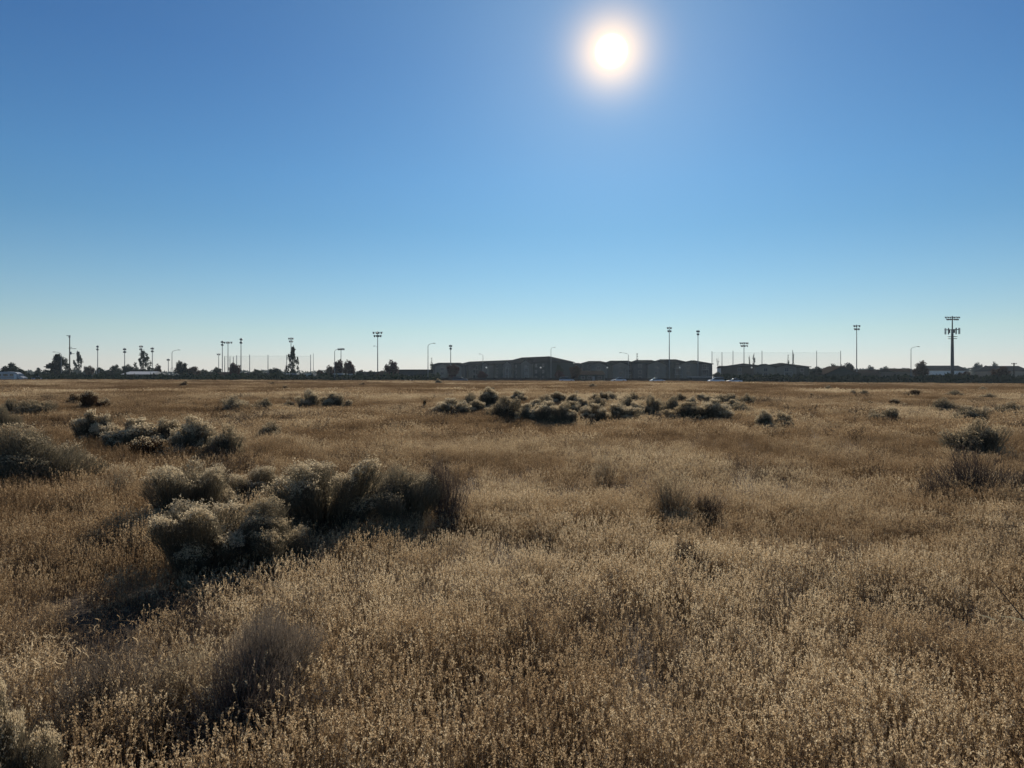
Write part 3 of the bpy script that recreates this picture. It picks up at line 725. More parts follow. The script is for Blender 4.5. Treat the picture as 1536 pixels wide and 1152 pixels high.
TREES = [
 ('wide', 'leaf_dark', 1, 39, 543, 262, 'dark spreading tree behind the white camper at the left edge'),
 ('conifer', 'leaf_green', 51, 64, 552, 330, 'small pointed tree between the camper and the big dark conifer'),
 ('conifer', 'leaf_dark', 66, 108, 532, 258, 'big dark broad conifer beside the left utility pole'),
 ('ragged', 'leaf_pale', 108, 128, 530, 300, 'pale grey-green conifer just right of the left utility pole'),
 ('round', 'leaf_brown', 126, 142, 549, 300, 'low brownish tree right of the pale conifer'),
 ('wide', 'leaf_green', 142, 163, 549, 310, 'low flat tree by the slim floodlight on the left'),
 ('wide', 'leaf_green', 160, 186, 546, 300, 'wide dull green tree left of the pale-roofed building'),
 ('round', 'leaf_dark', 183, 200, 547, 290, 'dark tree behind the left end of the pale-roofed building'),
 ('ragged', 'leaf_green', 203, 228, 527, 285, 'tall open-branched conifer behind the pale-roofed building'),
 ('round', 'leaf_brown', 231, 243, 546, 265, 'narrow red-brown tree right of the open-branched conifer'),
 ('round', 'leaf_dark', 260, 282, 542, 262, 'dark tree by the left street lamp'),
 ('round', 'leaf_brown', 276, 300, 549, 268, 'dark brown tree right of the street-lamp tree'),
 ('wide', 'leaf_green', 296, 316, 553, 290, 'low grey-green tree left of the net posts'),
 ('round', 'leaf_green', 318, 333, 551, 290, 'small tree at the foot of the left stadium lights'),
 ('round', 'leaf_red', 343, 361, 543, 250, 'dark red tree in front of the left net posts'),
 ('bare', None, 357, 373, 549, 270, 'bare round tree right of the dark red one'),
 ('wide', 'leaf_green', 374, 398, 553, 280, 'low tree behind the first wide net panel'),
 ('round', 'leaf_dark', 402, 424, 551, 280, 'low dark tree left of the tall ragged conifer'),
 ('ragged', 'leaf_dark', 428, 450, 523, 262, 'tall ragged leaning conifer in front of a floodlight'),
 ('bare', None, 454, 466, 547, 300, 'small bare pale tree inside the netting'),
 ('wide', 'leaf_brown', 472, 492, 553, 290, 'low brown tree right of the netting'),
 ('round', 'leaf_brown', 486, 503, 548, 290, 'loose brown tree left of the white-roofed shed'),
 ('round', 'leaf_red', 499, 518, 540, 252, 'left one of the two dark red trees over the white-roofed shed'),
 ('round', 'leaf_red', 514, 533, 539, 256, 'right one of the two dark red trees over the white-roofed shed'),
 ('wide', 'leaf_brown', 533, 552, 554, 290, 'low dark tree left of the tallest left floodlight'),
 ('round', 'leaf_dark', 548, 562, 556, 280, 'small dark tree at the left foot of the tallest left floodlight'),
 ('round', 'leaf_brown', 564, 580, 555, 285, 'small dark tree at the right foot of the tallest left floodlight'),
 ('round', 'leaf_red', 577, 598, 540, 245, 'dense dark red tree left of the flat-roofed building'),
 ('bare', None, 620, 632, 546, 330, 'small bare tree over the flat roof, left one'),
 ('bare', None, 631, 640, 547, 330, 'small bare tree over the flat roof, right one'),
 ('poplar', 'leaf_green', 644, 651, 539, 300, 'small lollipop tree at the left end of the apartments'),
 ('round', 'leaf_red', 669, 690, 547, 250, 'dark red tree in front of the left apartment block'),
 ('round', 'leaf_red', 716, 732, 556, 250, 'low red tree in front of the middle of the apartments'),
 ('round', 'leaf_red', 830, 848, 556, 250, 'low red tree at the right end of the high-peaked apartment block'),
 ('round', 'leaf_brown', 853, 874, 549, 250, 'red-brown tree beside the carport roof'),
 ('round', 'leaf_dark', 833, 846, 546, 262, 'dark green tree at the corner of the high-peaked apartment block'),
 ('poplar', 'leaf_dark', 952, 960, 533, 420, 'narrow dark poplar rising over the apartment roof'),
 ('barepop', None, 1058, 1068, 536, 380, 'bare poplar touching the right end of the apartments'),
 ('barepop', None, 1071, 1082, 535, 370, 'tall bare poplar between the first two net posts'),
 ('round', 'leaf_green', 1068, 1086, 558, 300, 'low tree in the gap between the apartment blocks'),
 ('poplar', 'leaf_green', 1121, 1127, 537, 430, 'pale narrow poplar over the long apartment roof'),
 ('poplar', 'leaf_dark', 1127, 1135, 534, 430, 'dark narrow poplar over the long apartment roof'),
 ('poplar', 'leaf_dark', 1179, 1186, 535, 430, 'dark poplar behind the right end of the long roof, left one'),
 ('poplar', 'leaf_green', 1187, 1193, 533, 430, 'dark poplar behind the right end of the long roof, right one'),
 ('round', 'leaf_dark', 1213, 1234, 549, 270, 'dark tree at the right end of the long apartment block'),
 ('round', 'leaf_dark', 1238, 1262, 546, 300, 'dark tree behind the left of the gabled house'),
 ('round', 'leaf_dark', 1258, 1284, 545, 302, 'dark tree behind the right of the gabled house'),
 ('wide', 'leaf_green', 1284, 1312, 553, 320, 'low tree right of the double-row floodlight'),
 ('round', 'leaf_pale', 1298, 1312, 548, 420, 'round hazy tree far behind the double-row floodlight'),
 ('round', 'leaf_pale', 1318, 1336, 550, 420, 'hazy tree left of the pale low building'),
 ('bare', None, 1356, 1367, 543, 330, 'bare tree left of the right street lamp'),
 ('bare', None, 1366, 1377, 542, 330, 'bare tree right of the right street lamp'),
 ('round', 'leaf_brown', 1371, 1393, 542, 240, 'dense red-brown tree left of the cell tower'),
 ('bare', None, 1392, 1404, 545, 330, 'left bare tree between the red-brown tree and the cell tower'),
 ('bare', None, 1400, 1411, 544, 330, 'right bare tree between the red-brown tree and the cell tower'),
 ('wide', 'leaf_brown', 1436, 1460, 556, 300, 'low brown tree right of the cell tower foot'),
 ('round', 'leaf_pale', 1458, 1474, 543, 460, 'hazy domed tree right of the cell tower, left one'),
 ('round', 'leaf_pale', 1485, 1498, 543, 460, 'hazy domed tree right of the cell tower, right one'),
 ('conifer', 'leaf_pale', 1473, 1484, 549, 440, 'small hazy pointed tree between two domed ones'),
 ('round', 'leaf_brown', 1488, 1514, 549, 240, 'dense red-brown tree near the right edge by the power pole')]
for t in TREES: tree(*t)

# far hazy belts of trees
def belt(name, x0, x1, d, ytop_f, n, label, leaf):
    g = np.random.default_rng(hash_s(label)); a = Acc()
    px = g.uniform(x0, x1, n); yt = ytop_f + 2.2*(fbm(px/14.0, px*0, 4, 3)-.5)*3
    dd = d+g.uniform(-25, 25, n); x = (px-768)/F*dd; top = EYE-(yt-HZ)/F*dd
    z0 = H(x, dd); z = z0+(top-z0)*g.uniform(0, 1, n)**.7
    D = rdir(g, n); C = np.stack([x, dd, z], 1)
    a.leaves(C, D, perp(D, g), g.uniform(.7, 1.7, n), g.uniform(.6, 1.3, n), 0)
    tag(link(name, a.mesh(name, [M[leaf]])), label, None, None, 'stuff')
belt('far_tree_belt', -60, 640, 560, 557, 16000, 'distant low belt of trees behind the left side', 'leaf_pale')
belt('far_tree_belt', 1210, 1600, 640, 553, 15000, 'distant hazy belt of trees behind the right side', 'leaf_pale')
belt('low_hedge_growth', 1085, 1600, 236, 566, 9000, 'dark low scrub along the right far side of the road', 'leaf_dark')
belt('low_hedge_growth', -60, 660, 240, 564.5, 9000, 'dark low scrub along the left far side of the road', 'leaf_dark')

# ------------------------------------------------------------------ poles
def pole_at(px, d): x = X(px, d); return x, d, Hs(x, d)
lampm = MB().box(-.32, .32, -.28, .28, -.25, .3).mesh('lamp', M['metal'])
lampm = None
def flood_lamp_mesh():
    m = MB(); m.tube([(0, .25, .05), (0, -.05, 0), (0, -.32, -.06)], [.12, .30, .36], 10); m.box(-.04, .04, -.04, .2, .0, .42)
    return m.mesh('lamp', M['metal'])
FLM = flood_lamp_mesh()
def floodlight(px, ytop, d, rows, half, label, r=.22, two=None, group='tall floodlight poles of the sports fields'):
    x, y, z = pole_at(px, d); h = Zat(ytop, d)-z
    t = thing('floodlight', label, 'floodlight', (x, y, z), 0, (1, 1, 1), group)
    link('pole', MB().tube([(0, 0, 0), (0, 0, h*.5), (0, 0, h)], [r, r*.8, r*.55], 10).mesh('pole', M['metal']), t)
    for k in range(rows):
        hw = half*d/F*(1 if k == 0 else .8); zz = h-.3-k*1.25
        link('crossarm', MB().box(-hw, hw, -.08, .08, zz-.07, zz+.07).mesh('crossarm', M['metal']), t)
        n = max(2, int(round(hw*2/.95)))
        for q in range(n):
            link('lamp', FLM, t, (-hw+(q+.5)*2*hw/n, -.12 if q % 2 else .1, zz+(-.32)), (0, 0, rnd.uniform(-.5, .5) + (math.pi if q % 3 == 1 else 0)), (1.05, 1.05, 1.05))
    if two:                                # a little street-lamp arm on the same pole
        zz = Zat(two[1], d)-z
        a = link('lamp_arm', MB().tube([(0, 0, zz-.6), (two[0]*.5, 0, zz), (two[0], 0, zz+.05)], .05, 6).mesh('lamp_arm', M['metal']), t)
        link('street_lamp_head', MB().box(-.4, .4, -.14, .14, -.1, .06).mesh('street_lamp_head', M['metal']), a, (two[0], 0, zz))
    return t
for r in [
 (146.5, 518, 340, 2, 1.6, 'slim floodlight pole with tiny head right of the pale conifer'),
 (187, 522, 340, 2, 2.4, 'slim floodlight pole over the dull green tree on the left'),
 (211.5, 518, 345, 2, 2.8, 'floodlight pole rising behind the open-branched conifer'),
 (228.5, 521, 345, 2, 2.4, 'floodlight pole right of the open-branched conifer'),
 (252.5, 538, 360, 1, 2.2, 'short floodlight pole left of the left street lamp'),
 (328, 530, 400, 1, 3.2, 'short wide-headed floodlight left of the netting'),
 (333.5, 511, 330, 2, 1.6, 'thin-headed tall floodlight, left of the close pair by the netting'),
 (342, 512, 330, 1, 7, 'wide-headed tall floodlight, right of the close pair by the netting'),
 (361.5, 507, 300, 2, 1.8, 'tall dark floodlight pole standing between netting posts on the left'),
 (436.5, 506, 330, 2, 4.2, 'tall floodlight rising behind the ragged conifer'),
 (511.5, 522, 340, 1, 5.5, 'wide flat-headed floodlight over the two dark red trees'),
 (676, 517, 340, 2, 2.6, 'small-headed floodlight rising over the left apartment block'),
 (1004, 490, 300, 2, 4.0, 'tall floodlight over the right apartment block, left and higher one'),
 (1047, 495, 315, 2, 2.6, 'tall floodlight over the right apartment block, right and narrower one'),
 (1116, 513, 340, 2, 7.0, 'wide-headed floodlight among the right net posts'),
 (1285, 487, 300, 2, 5.6, 'tall floodlight with two stacked rows of lamps beside the gabled house')]:
    floodlight(*r)
floodlight(566.5, 497, 290, 2, 8, 'tallest left floodlight with a wide double row of lamps', two=(-1.4, 519))

def street_lamp(px, ytop, d, arm, label, group='curved-arm street lamps along the road'):
    x, y, z = pole_at(px, d); h = Zat(ytop, d)-z
    t = thing('street_lamp', label, 'street lamp', (x, y, z), 0, (1, 1, 1), group)
    link('pole', MB().tube([(0, 0, 0), (0, 0, h-.8)], [.13, .08], 8).mesh('pole', M['metal']), t)
    link('arm', MB().tube([(0, 0, h-.8), (arm*.12, 0, h-.4), (arm*.5, 0, h-.1), (arm*.85, 0, h)], [.07, .06, .05, .045], 6).mesh('arm', M['metal']), t)
    s = 1 if arm > 0 else -1
    link('lamp_head', MB().prism_y([(-.1*s, -.04), (.75*s, -.08), (.7*s, .06), (.2*s, .12), (-.1*s, .06)], -.16, .16).mesh('lamp_head', M['metal']), t, (arm*.85, 0, h))
for r in [
 (92, 528, 240, -2.4, 'street lamp with arm to the left behind the big dark conifer'),
 (258, 525, 230, 2.2, 'left street lamp with arm to the right beside a dark tree'),
 (502, 523, 225, 2.6, 'street lamp next to the wide flat-headed floodlight'),
 (642, 515, 219, 1.8, 'street lamp left of the apartment buildings'),
 (724.5, 531, 300, -1.2, 'small street lamp above the apartment roof, arm to the left'),
 (826.5, 521, 300, 1.3, 'street lamp rising over the highest roof peak'),
 (942.5, 529, 260, -2.9, 'street lamp with long arm to the left over the right apartments'),
 (1366.5, 520, 225, 2.2, 'right street lamp left of the red-brown tree'),
 (255.3, 552, 330, 1.0, 'small distant street lamp low beside the left street lamp')]:
    street_lamp(*r)

def globe_lamp(px, d, label):
    x, y, z = pole_at(px, d); h = Zat(551.5, d)-z
    t = thing('globe_lamp', label, 'lamp post', (x, y, z), 0, (1, 1, 1), 'white globe lamp posts in front of the apartments')
    link('post', MB().tube([(0, 0, 0), (0, 0, .5), (0, 0, .55), (0, 0, h-.3)], [.11, .10, .06, .05], 8).mesh('post', M['metal_dark']), t)
    link('collar', MB().tube([(0, 0, h-.36), (0, 0, h-.2)], [.10, .15], 10).mesh('collar', M['metal_dark']), t)
    me = MB().sphere((0, 0, h+.02), .27).mesh('globe', M['globe']); me.polygons.foreach_set('use_smooth', [True]*len(me.polygons))
    link('globe', me, t)
for px, lb in ((729.5, 'white globe lamp in front of the left apartment block'), (811, 'white globe lamp in front of the highest roof peak'),
               (911, 'white globe lamp right of the carport roof'), (1019.5, 'white globe lamp below the tall right floodlights'), (1127.5, 'white globe lamp in front of the long right apartment block')):
    globe_lamp(px, 221, lb)

# netting
def net(name, posts, d, ytops, ynet, label, extra=None):
    x0, y0, z0 = pole_at(posts[0], d)
    t = thing(name, label, 'sports netting', (x0, y0, z0))
    for px, yt in zip(posts, ytops):
        x = X(px, d); h = Zat(yt, d)-z0
        link('post', MB().tube([(0, 0, -.5), (0, 0, h)], [.22, .15], 8).mesh('post', M['metal']), t, (x-x0, 0, 0))
    xe = X(posts[-1], d)-x0; hn = Zat(ynet, d)-z0
    link('net', MB().box(.25, xe-.25, -.012, .012, .5, hn).mesh('net', M['net']), t)
    link('top_cable', MB().tube([(.2, .03, hn+.04), (xe-.2, .03, hn+.04)], .02, 5).mesh('top_cable', M['metal_dark']), t)
net('sports_netting', [337, 345, 350, 355, 374.5, 402, 430, 466], 380, [534, 535, 535, 533, 532, 532, 532, 532], 534, 'tall sports netting on grey posts left of centre')
net('sports_netting', [1068, 1083, 1099.5, 1143, 1189, 1225, 1261], 395, [527, 528, 526, 526, 525, 526, 526], 529, 'tall sports netting on grey posts behind the long right apartment block')
x, y, z = pole_at(470, 300)
tag(link('flag_pole', MB().tube([(0, 0, 0), (0, 0, 6), (0, 0, Zat(530, 300)-z)], [.13, .1, .07], 8).mesh('flag_pole', M['metal']), None, (x, y, z)), 'slim plain pole right beside the right end of the left netting', 'pole')

# utility pole at left and power pole at right
x, y, z = pole_at(104.5, 235); h = Zat(503, 235)-z
t = thing('utility_pole', 'left utility pole with brackets and small crossarms beside the big dark conifer', 'utility pole', (x, y, z))
link('pole', MB().tube([(0, 0, 0), (0, 0, h)], [.22, .13], 8).mesh('pole', M['wood_pole']), t)
link('lamp_bracket', MB().box(-1.0, .25, -.1, .1, h-.2, h-.02).box(-.3, .2, -.15, .15, h-.7, h-.3).mesh('lamp_bracket', M['metal']), t)
for yy, a, b in ((523, -.3, 2.1), (530.5, .1, 1.5), (521, -.25, .7)):
    zz = Zat(yy, 235)-z; link('crossarm', MB().box(a, b, -.07, .07, zz-.08, zz+.06).mesh('crossarm', M['metal_dark']), t)
zz = Zat(529, 235)-z; link('transformer', MB().tube([(.45, -.2, zz-.6), (.45, -.2, zz+.3)], .28, 10).mesh('transformer', M['metal']), t)
x, y, z = pole_at(1521, 235); h = Zat(544.5, 235)-z
t = thing('power_pole', 'short wooden power pole with double crossarm at the right edge', 'utility pole', (x, y, z))
link('pole', MB().tube([(0, 0, 0), (0, 0, h)], [.24, .18], 8).mesh('pole', M['wood_pole']), t)
link('crossarm', MB().box(-.9, .9, -.08, .08, h-.35, h-.18).mesh('crossarm', M['wood_pole']), t)
for k in (-.75, -.3, .3, .75): link('insulator', MB().tube([(k, 0, h-.18), (k, 0, h+.06)], [.06, .04], 6).mesh('insulator', M['metal']), t)

# cell tower
d = 300; x, y, z = pole_at(1428.5, d); h = Zat(474, d)-z
t = thing('cell_tower', 'thick mono pole tower with floodlights on top and ring of phone antennas', 'cell tower', (x, y, z))
link('pole', MB().tube([(0, 0, 0), (0, 0, h*.55), (0, 0, h*.80)], [.72, .55, .42], 14).mesh('pole', M['metal_dark']), t)
link('mast', MB().tube([(0, 0, h*.80), (0, 0, h)], [.25, .18], 10).mesh('mast', M['metal_dark']), t)
for k, (yy, hw) in enumerate(((475.5, 3.1), (478.5, 2.6))):
    zz = Zat(yy, d)-z; link('crossarm', MB().box(-hw, hw, -.08, .08, zz-.07, zz+.07).mesh('crossarm', M['metal_dark']), t)
    for q in range(7): link('lamp', FLM, t, (-hw+(q+.5)*2*hw/7, 0, zz-.2), (0, 0, rnd.uniform(-.4, .4)), (.95, .95, .95))
for yy, hw in ((494.5, 2.6), (505, 1.8), (508, 1.7)):
    zz = Zat(yy, d)-z; r_ = hw*.75
    m = MB()
    P8 = [(hw*math.cos(k*math.pi/6), hw*math.sin(k*math.pi/6), zz) for k in range(13)]
    m.tube(P8, .07, 6)
    for k in range(0, 12, 2): m.tube([(0, 0, zz), P8[k]], .06, 6)
    link('platform_ring', m.mesh('platform_ring', M['metal_dark']), t)
zz = Zat(496, d)-z
am = MB().box(-.19, .19, -.1, .1, -1.2, 1.2).mesh('antenna_panel', M['metal'])
for k in range(12):
    an = k*math.pi/6; link('antenna_panel', am, t, (2.65*math.cos(an), 2.65*math.sin(an), zz-.2), (0, 0, an+math.pi/2))
for k in range(3):
    an = k*2.1+.4; link('radio_box', MB().box(-.35, .35, -.2, .2, -.6, .6).mesh('radio_box', M['metal_dark']), t, (.95*math.cos(an), .95*math.sin(an), zz-.3), (0, 0, an+math.pi/2))

# ------------------------------------------------------------------ buildings
def hip_roof(x0, x1, y0, y1, ze, zr, inset, over=.6):
    x0 -= over; x1 += over; y0 -= over; y1 += over; ym = (y0+y1)/2
    v = [(x0, y0, ze), (x1, y0, ze), (x1, y1, ze), (x0, y1, ze), (x0+inset, ym, zr), (x1-inset, ym, zr),
         (x0, y0, ze-.25), (x1, y0, ze-.25), (x1, y1, ze-.25), (x0, y1, ze-.25)]
    f = [(0, 1, 5, 4), (1, 2, 5), (2, 3, 4, 5), (3, 0, 4), (6, 7, 1, 0), (7, 8, 2, 1), (8, 9, 3, 2), (9, 6, 0, 3), (9, 8, 7, 6)]
    return MB().poly(v, f)
WIN = {}
def window_mesh(w, h):
    k = (round(w, 1), round(h, 1))
    if k not in WIN:
        f = MB(); t = .09
        f.box(-w/2, w/2, -.08, 0, -h/2, -h/2+t).box(-w/2, w/2, -.08, 0, h/2-t, h/2).box(-w/2, -w/2+t, -.078, 0, -h/2+t, h/2-t).box(w/2-t, w/2, -.078, 0, -h/2+t, h/2-t).box(-.03, .03, -.07, 0, -h/2+t, h/2-t)
        WIN[k] = (f.mesh('window', M['trim']), MB().box(-w/2+t, w/2-t, -.05, -.02, -h/2+t, h/2-t).mesh('pane', M['window']))
    return WIN[k]
def apartment(px0, px1, d, blocks, label, storeys=3, wallm='wall_grey', yeave=None, gables=(), d2=None, bay=5.2):
    """blocks: (px0, px1, y_eave, y_ridge, inset_m); gables: (px, halfwidth_m, y_peak)"""
    d2 = d2 or d; x0, x1 = X(px0, d), X(px1, d2); cx = (x0+x1)/2; cd = (d+d2)/2; z0 = Hs(cx, cd)-.2
    LEN = math.hypot(x1-x0, d2-d)
    dp = lambda p: (1/d+(1/d2-1/d)*(p-px0)/(px1-px0))**-1                # distance of the front wall seen at column p
    lx = lambda p, dd=None: (X(p, dp(p))-x0)/(x1-x0)*LEN-LEN/2
    t = thing('apartment_building', label, 'apartment building', (cx, cd, z0), math.atan2(d2-d, x1-x0), (1, 1, 1), 'three-storey apartment blocks beyond the road')
    DEP = 14
    for bi, (a, b, ye, yr, ins) in enumerate(blocks):
        bx0, bx1 = lx(a), lx(b); dy = 0 if bi % 2 == 0 else -1.3
        ze = Zat(ye, dp((a+b)/2))-z0; zr = Zat(yr, dp((a+b)/2)+DEP/2)-z0
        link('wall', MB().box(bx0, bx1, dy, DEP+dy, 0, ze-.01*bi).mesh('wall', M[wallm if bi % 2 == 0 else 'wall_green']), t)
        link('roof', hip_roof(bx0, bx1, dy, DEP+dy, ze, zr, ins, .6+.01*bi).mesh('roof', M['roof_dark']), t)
        n = max(1, int((bx1-bx0)/bay)); st = (ze-.4)/storeys
        for s in range(storeys):
            for q in range(n):
                xx = bx0+(q+.5)*(bx1-bx0)/n
                if (q % 3 == 1) and (bx1-bx0) > 8:          # balcony
                    zb = s*st+.15
                    m = MB().box(xx-1.6, xx+1.6, dy-1.5, dy-.003, zb, zb+.18)
                    for k in range(9): m.box(xx-1.55+k*.38, xx-1.5+k*.38, dy-1.48, dy-1.43, zb+.18, zb+1.05)
                    m.box(xx-1.6, xx+1.6, dy-1.5, dy-1.42, zb+1.05, zb+1.13)
                    if s > 0 or True: m.box(xx-1.6, xx-1.45, dy-1.5, dy-1.3, zb-st+.2 if s else 0, zb).box(xx+1.45, xx+1.6, dy-1.5, dy-1.3, zb-st+.2 if s else 0, zb)
                    link('balcony', m.mesh('balcony', M['trim']), t)
                    w, p = window_mesh(1.8, 2.1); zc = s*st+.15+1.25
                else:
                    w, p = window_mesh(1.5, 1.4); zc = s*st+st*.55
                wo = link('window', w, t, (xx, dy-.003, zc)); link('pane', p, wo)
    for (gp, hw, yp, ye) in gables:
        gx = lx(gp); zp = Zat(yp, dp(gp)-2)-z0; ze = Zat(ye, dp(gp)-2)-z0; dy = -2.6
        link('bay_wall', MB().prism_y([(gx-hw, 0), (gx+hw, 0), (gx+hw, ze), (gx, zp), (gx-hw, ze)], dy, dy+2.55).mesh('bay_wall', M['wall_bay']), t)
        o = .5; sl = (zp-ze)/hw
        link('bay_roof', MB().prism_y([(gx-hw-o, ze-sl*o+.05), (gx, zp+.05), (gx+hw+o, ze-sl*o+.05), (gx+hw+o, ze-sl*o+.3), (gx, zp+.32), (gx-hw-o, ze-sl*o+.3)], dy-.4, dy+5).mesh('bay_roof', M['roof_dark']), t)
        for s in range(storeys):
            w, p = window_mesh(1.7, 1.4); wo = link('window', w, t, (gx, dy-.003, (ze/storeys)*(s+.5))); link('pane', p, wo)
    return t
apartment(646, 700, 372, [(647, 698, 547.5, 544, 3.5)], 'left apartment block with a level dark roof', gables=[(664, 3.6, 546, 550), (682, 3.6, 546, 550)])
apartment(684, 822, 400, [(684, 758, 546.5, 541.2, 3), (754, 824, 543.8, 535.6, 9)], 'long apartment block whose roof climbs to the highest peak', gables=[(705, 3.6, 545.5, 550), (735, 3.6, 543.5, 548), (768, 3.8, 541.5, 547), (796, 4.2, 539.5, 545.5)], wallm='wall_green', d2=322)
apartment(818, 836, 324, [(818, 835, 545.5, 541, 2.0)], 'narrow end wing stepping down right of the highest roof peak', wallm='wall_grey')
apartment(830, 877, 372, [(832, 860, 547, 542, 4), (856, 877, 548, 544.5, 3)], 'smaller apartment block set back behind the red-brown tree', gables=[(846, 3.4, 545, 549)], wallm='wall_brown', storeys=3)
apartment(873, 955, 330, [(874, 915, 545, 541.5, 4), (910, 953, 544.5, 541, 3)], 'apartment block right of the carport with a flat-topped roof', gables=[(897, 3.6, 544, 548.5), (930, 3.6, 543.5, 548)], wallm='wall_grey')
apartment(950, 1069, 322, [(950, 990, 543.5, 540, 3), (986, 1026, 542.5, 539, 3), (1022, 1068, 545.5, 540.5, 8)], 'long apartment block under the two tall floodlights', gables=[(984, 3.8, 542, 547), (1030, 3.8, 543, 547)], wallm='wall_grey')
apartment(1100, 1214, 300, [(1096, 1150, 549.5, 545, 8), (1146, 1212, 550, 544.5, 9)], 'long two-part apartment block in front of the netting', gables=[(1145, 4, 547, 551), (1176, 4, 547, 551)], wallm='wall_brown', storeys=3)

def house(px0, px1, d, yeave, yridge, label, wallm='wall_grey', roofm='roof_dark', name='house', cat='house', ybase=None, dep=9, flat=False, group=None, gable_front=False, doors=True, nwin=3):
    x0, x1 = X(px0, d), X(px1, d); cx = (x0+x1)/2; w = x1-x0; z0 = Hs(cx, d)-.1
    t = thing(name, label, cat, (cx, d, z0), 0, (1, 1, 1), group)
    ze = Zat(yeave, d)-z0; zr = Zat(yridge, d)-z0; hw = w/2
    if gable_front:
        link('wall', MB().prism_y([(-hw, 0), (hw, 0), (hw, ze), (0, zr), (-hw, ze)], 0, dep).mesh('wall', M[wallm]), t)
        o = .4; sl = (zr-ze)/hw
        link('roof', MB().prism_y([(-hw-o, ze-sl*o+.03), (0, zr+.03), (hw+o, ze-sl*o+.03), (hw+o, ze-sl*o+.25), (0, zr+.27), (-hw-o, ze-sl*o+.25)], -.4, dep+.4).mesh('roof', M[roofm]), t)
    elif flat:
        link('wall', MB().box(-hw, hw, 0, dep, 0, ze).mesh('wall', M[wallm]), t)
        link('roof', MB().box(-hw-.3, hw+.3, -.3, dep+.3, ze+.003, max(zr, ze+.18)).mesh('roof', M[roofm]), t)
    else:
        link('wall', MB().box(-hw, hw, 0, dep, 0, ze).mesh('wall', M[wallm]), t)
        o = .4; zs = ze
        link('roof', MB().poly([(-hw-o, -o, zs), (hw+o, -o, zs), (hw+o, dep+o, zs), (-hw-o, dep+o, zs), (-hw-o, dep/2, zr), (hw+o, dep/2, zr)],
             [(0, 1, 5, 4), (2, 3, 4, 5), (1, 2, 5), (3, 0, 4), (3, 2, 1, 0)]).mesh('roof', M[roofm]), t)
    for q in range(nwin):
        if ze < 1.9: break
        w_, p = window_mesh(1.3, 1.1); wo = link('window', w_, t, (-hw+(q+.5)*2*hw/nwin-(.6 if doors and q == nwin//2 else 0), -.003, min(ze*.6, 1.7))); link('pane', p, wo)
    if doors and ze > 2.1: dr = link('door', MB().box(.35, 1.25, -.05, -.003, 0, 2.0).mesh('door', M['trim']), t); link('handle', MB().box(.42, .5, -.1, -.053, .95, 1.05).mesh('handle', M['metal']), dr)
    return t
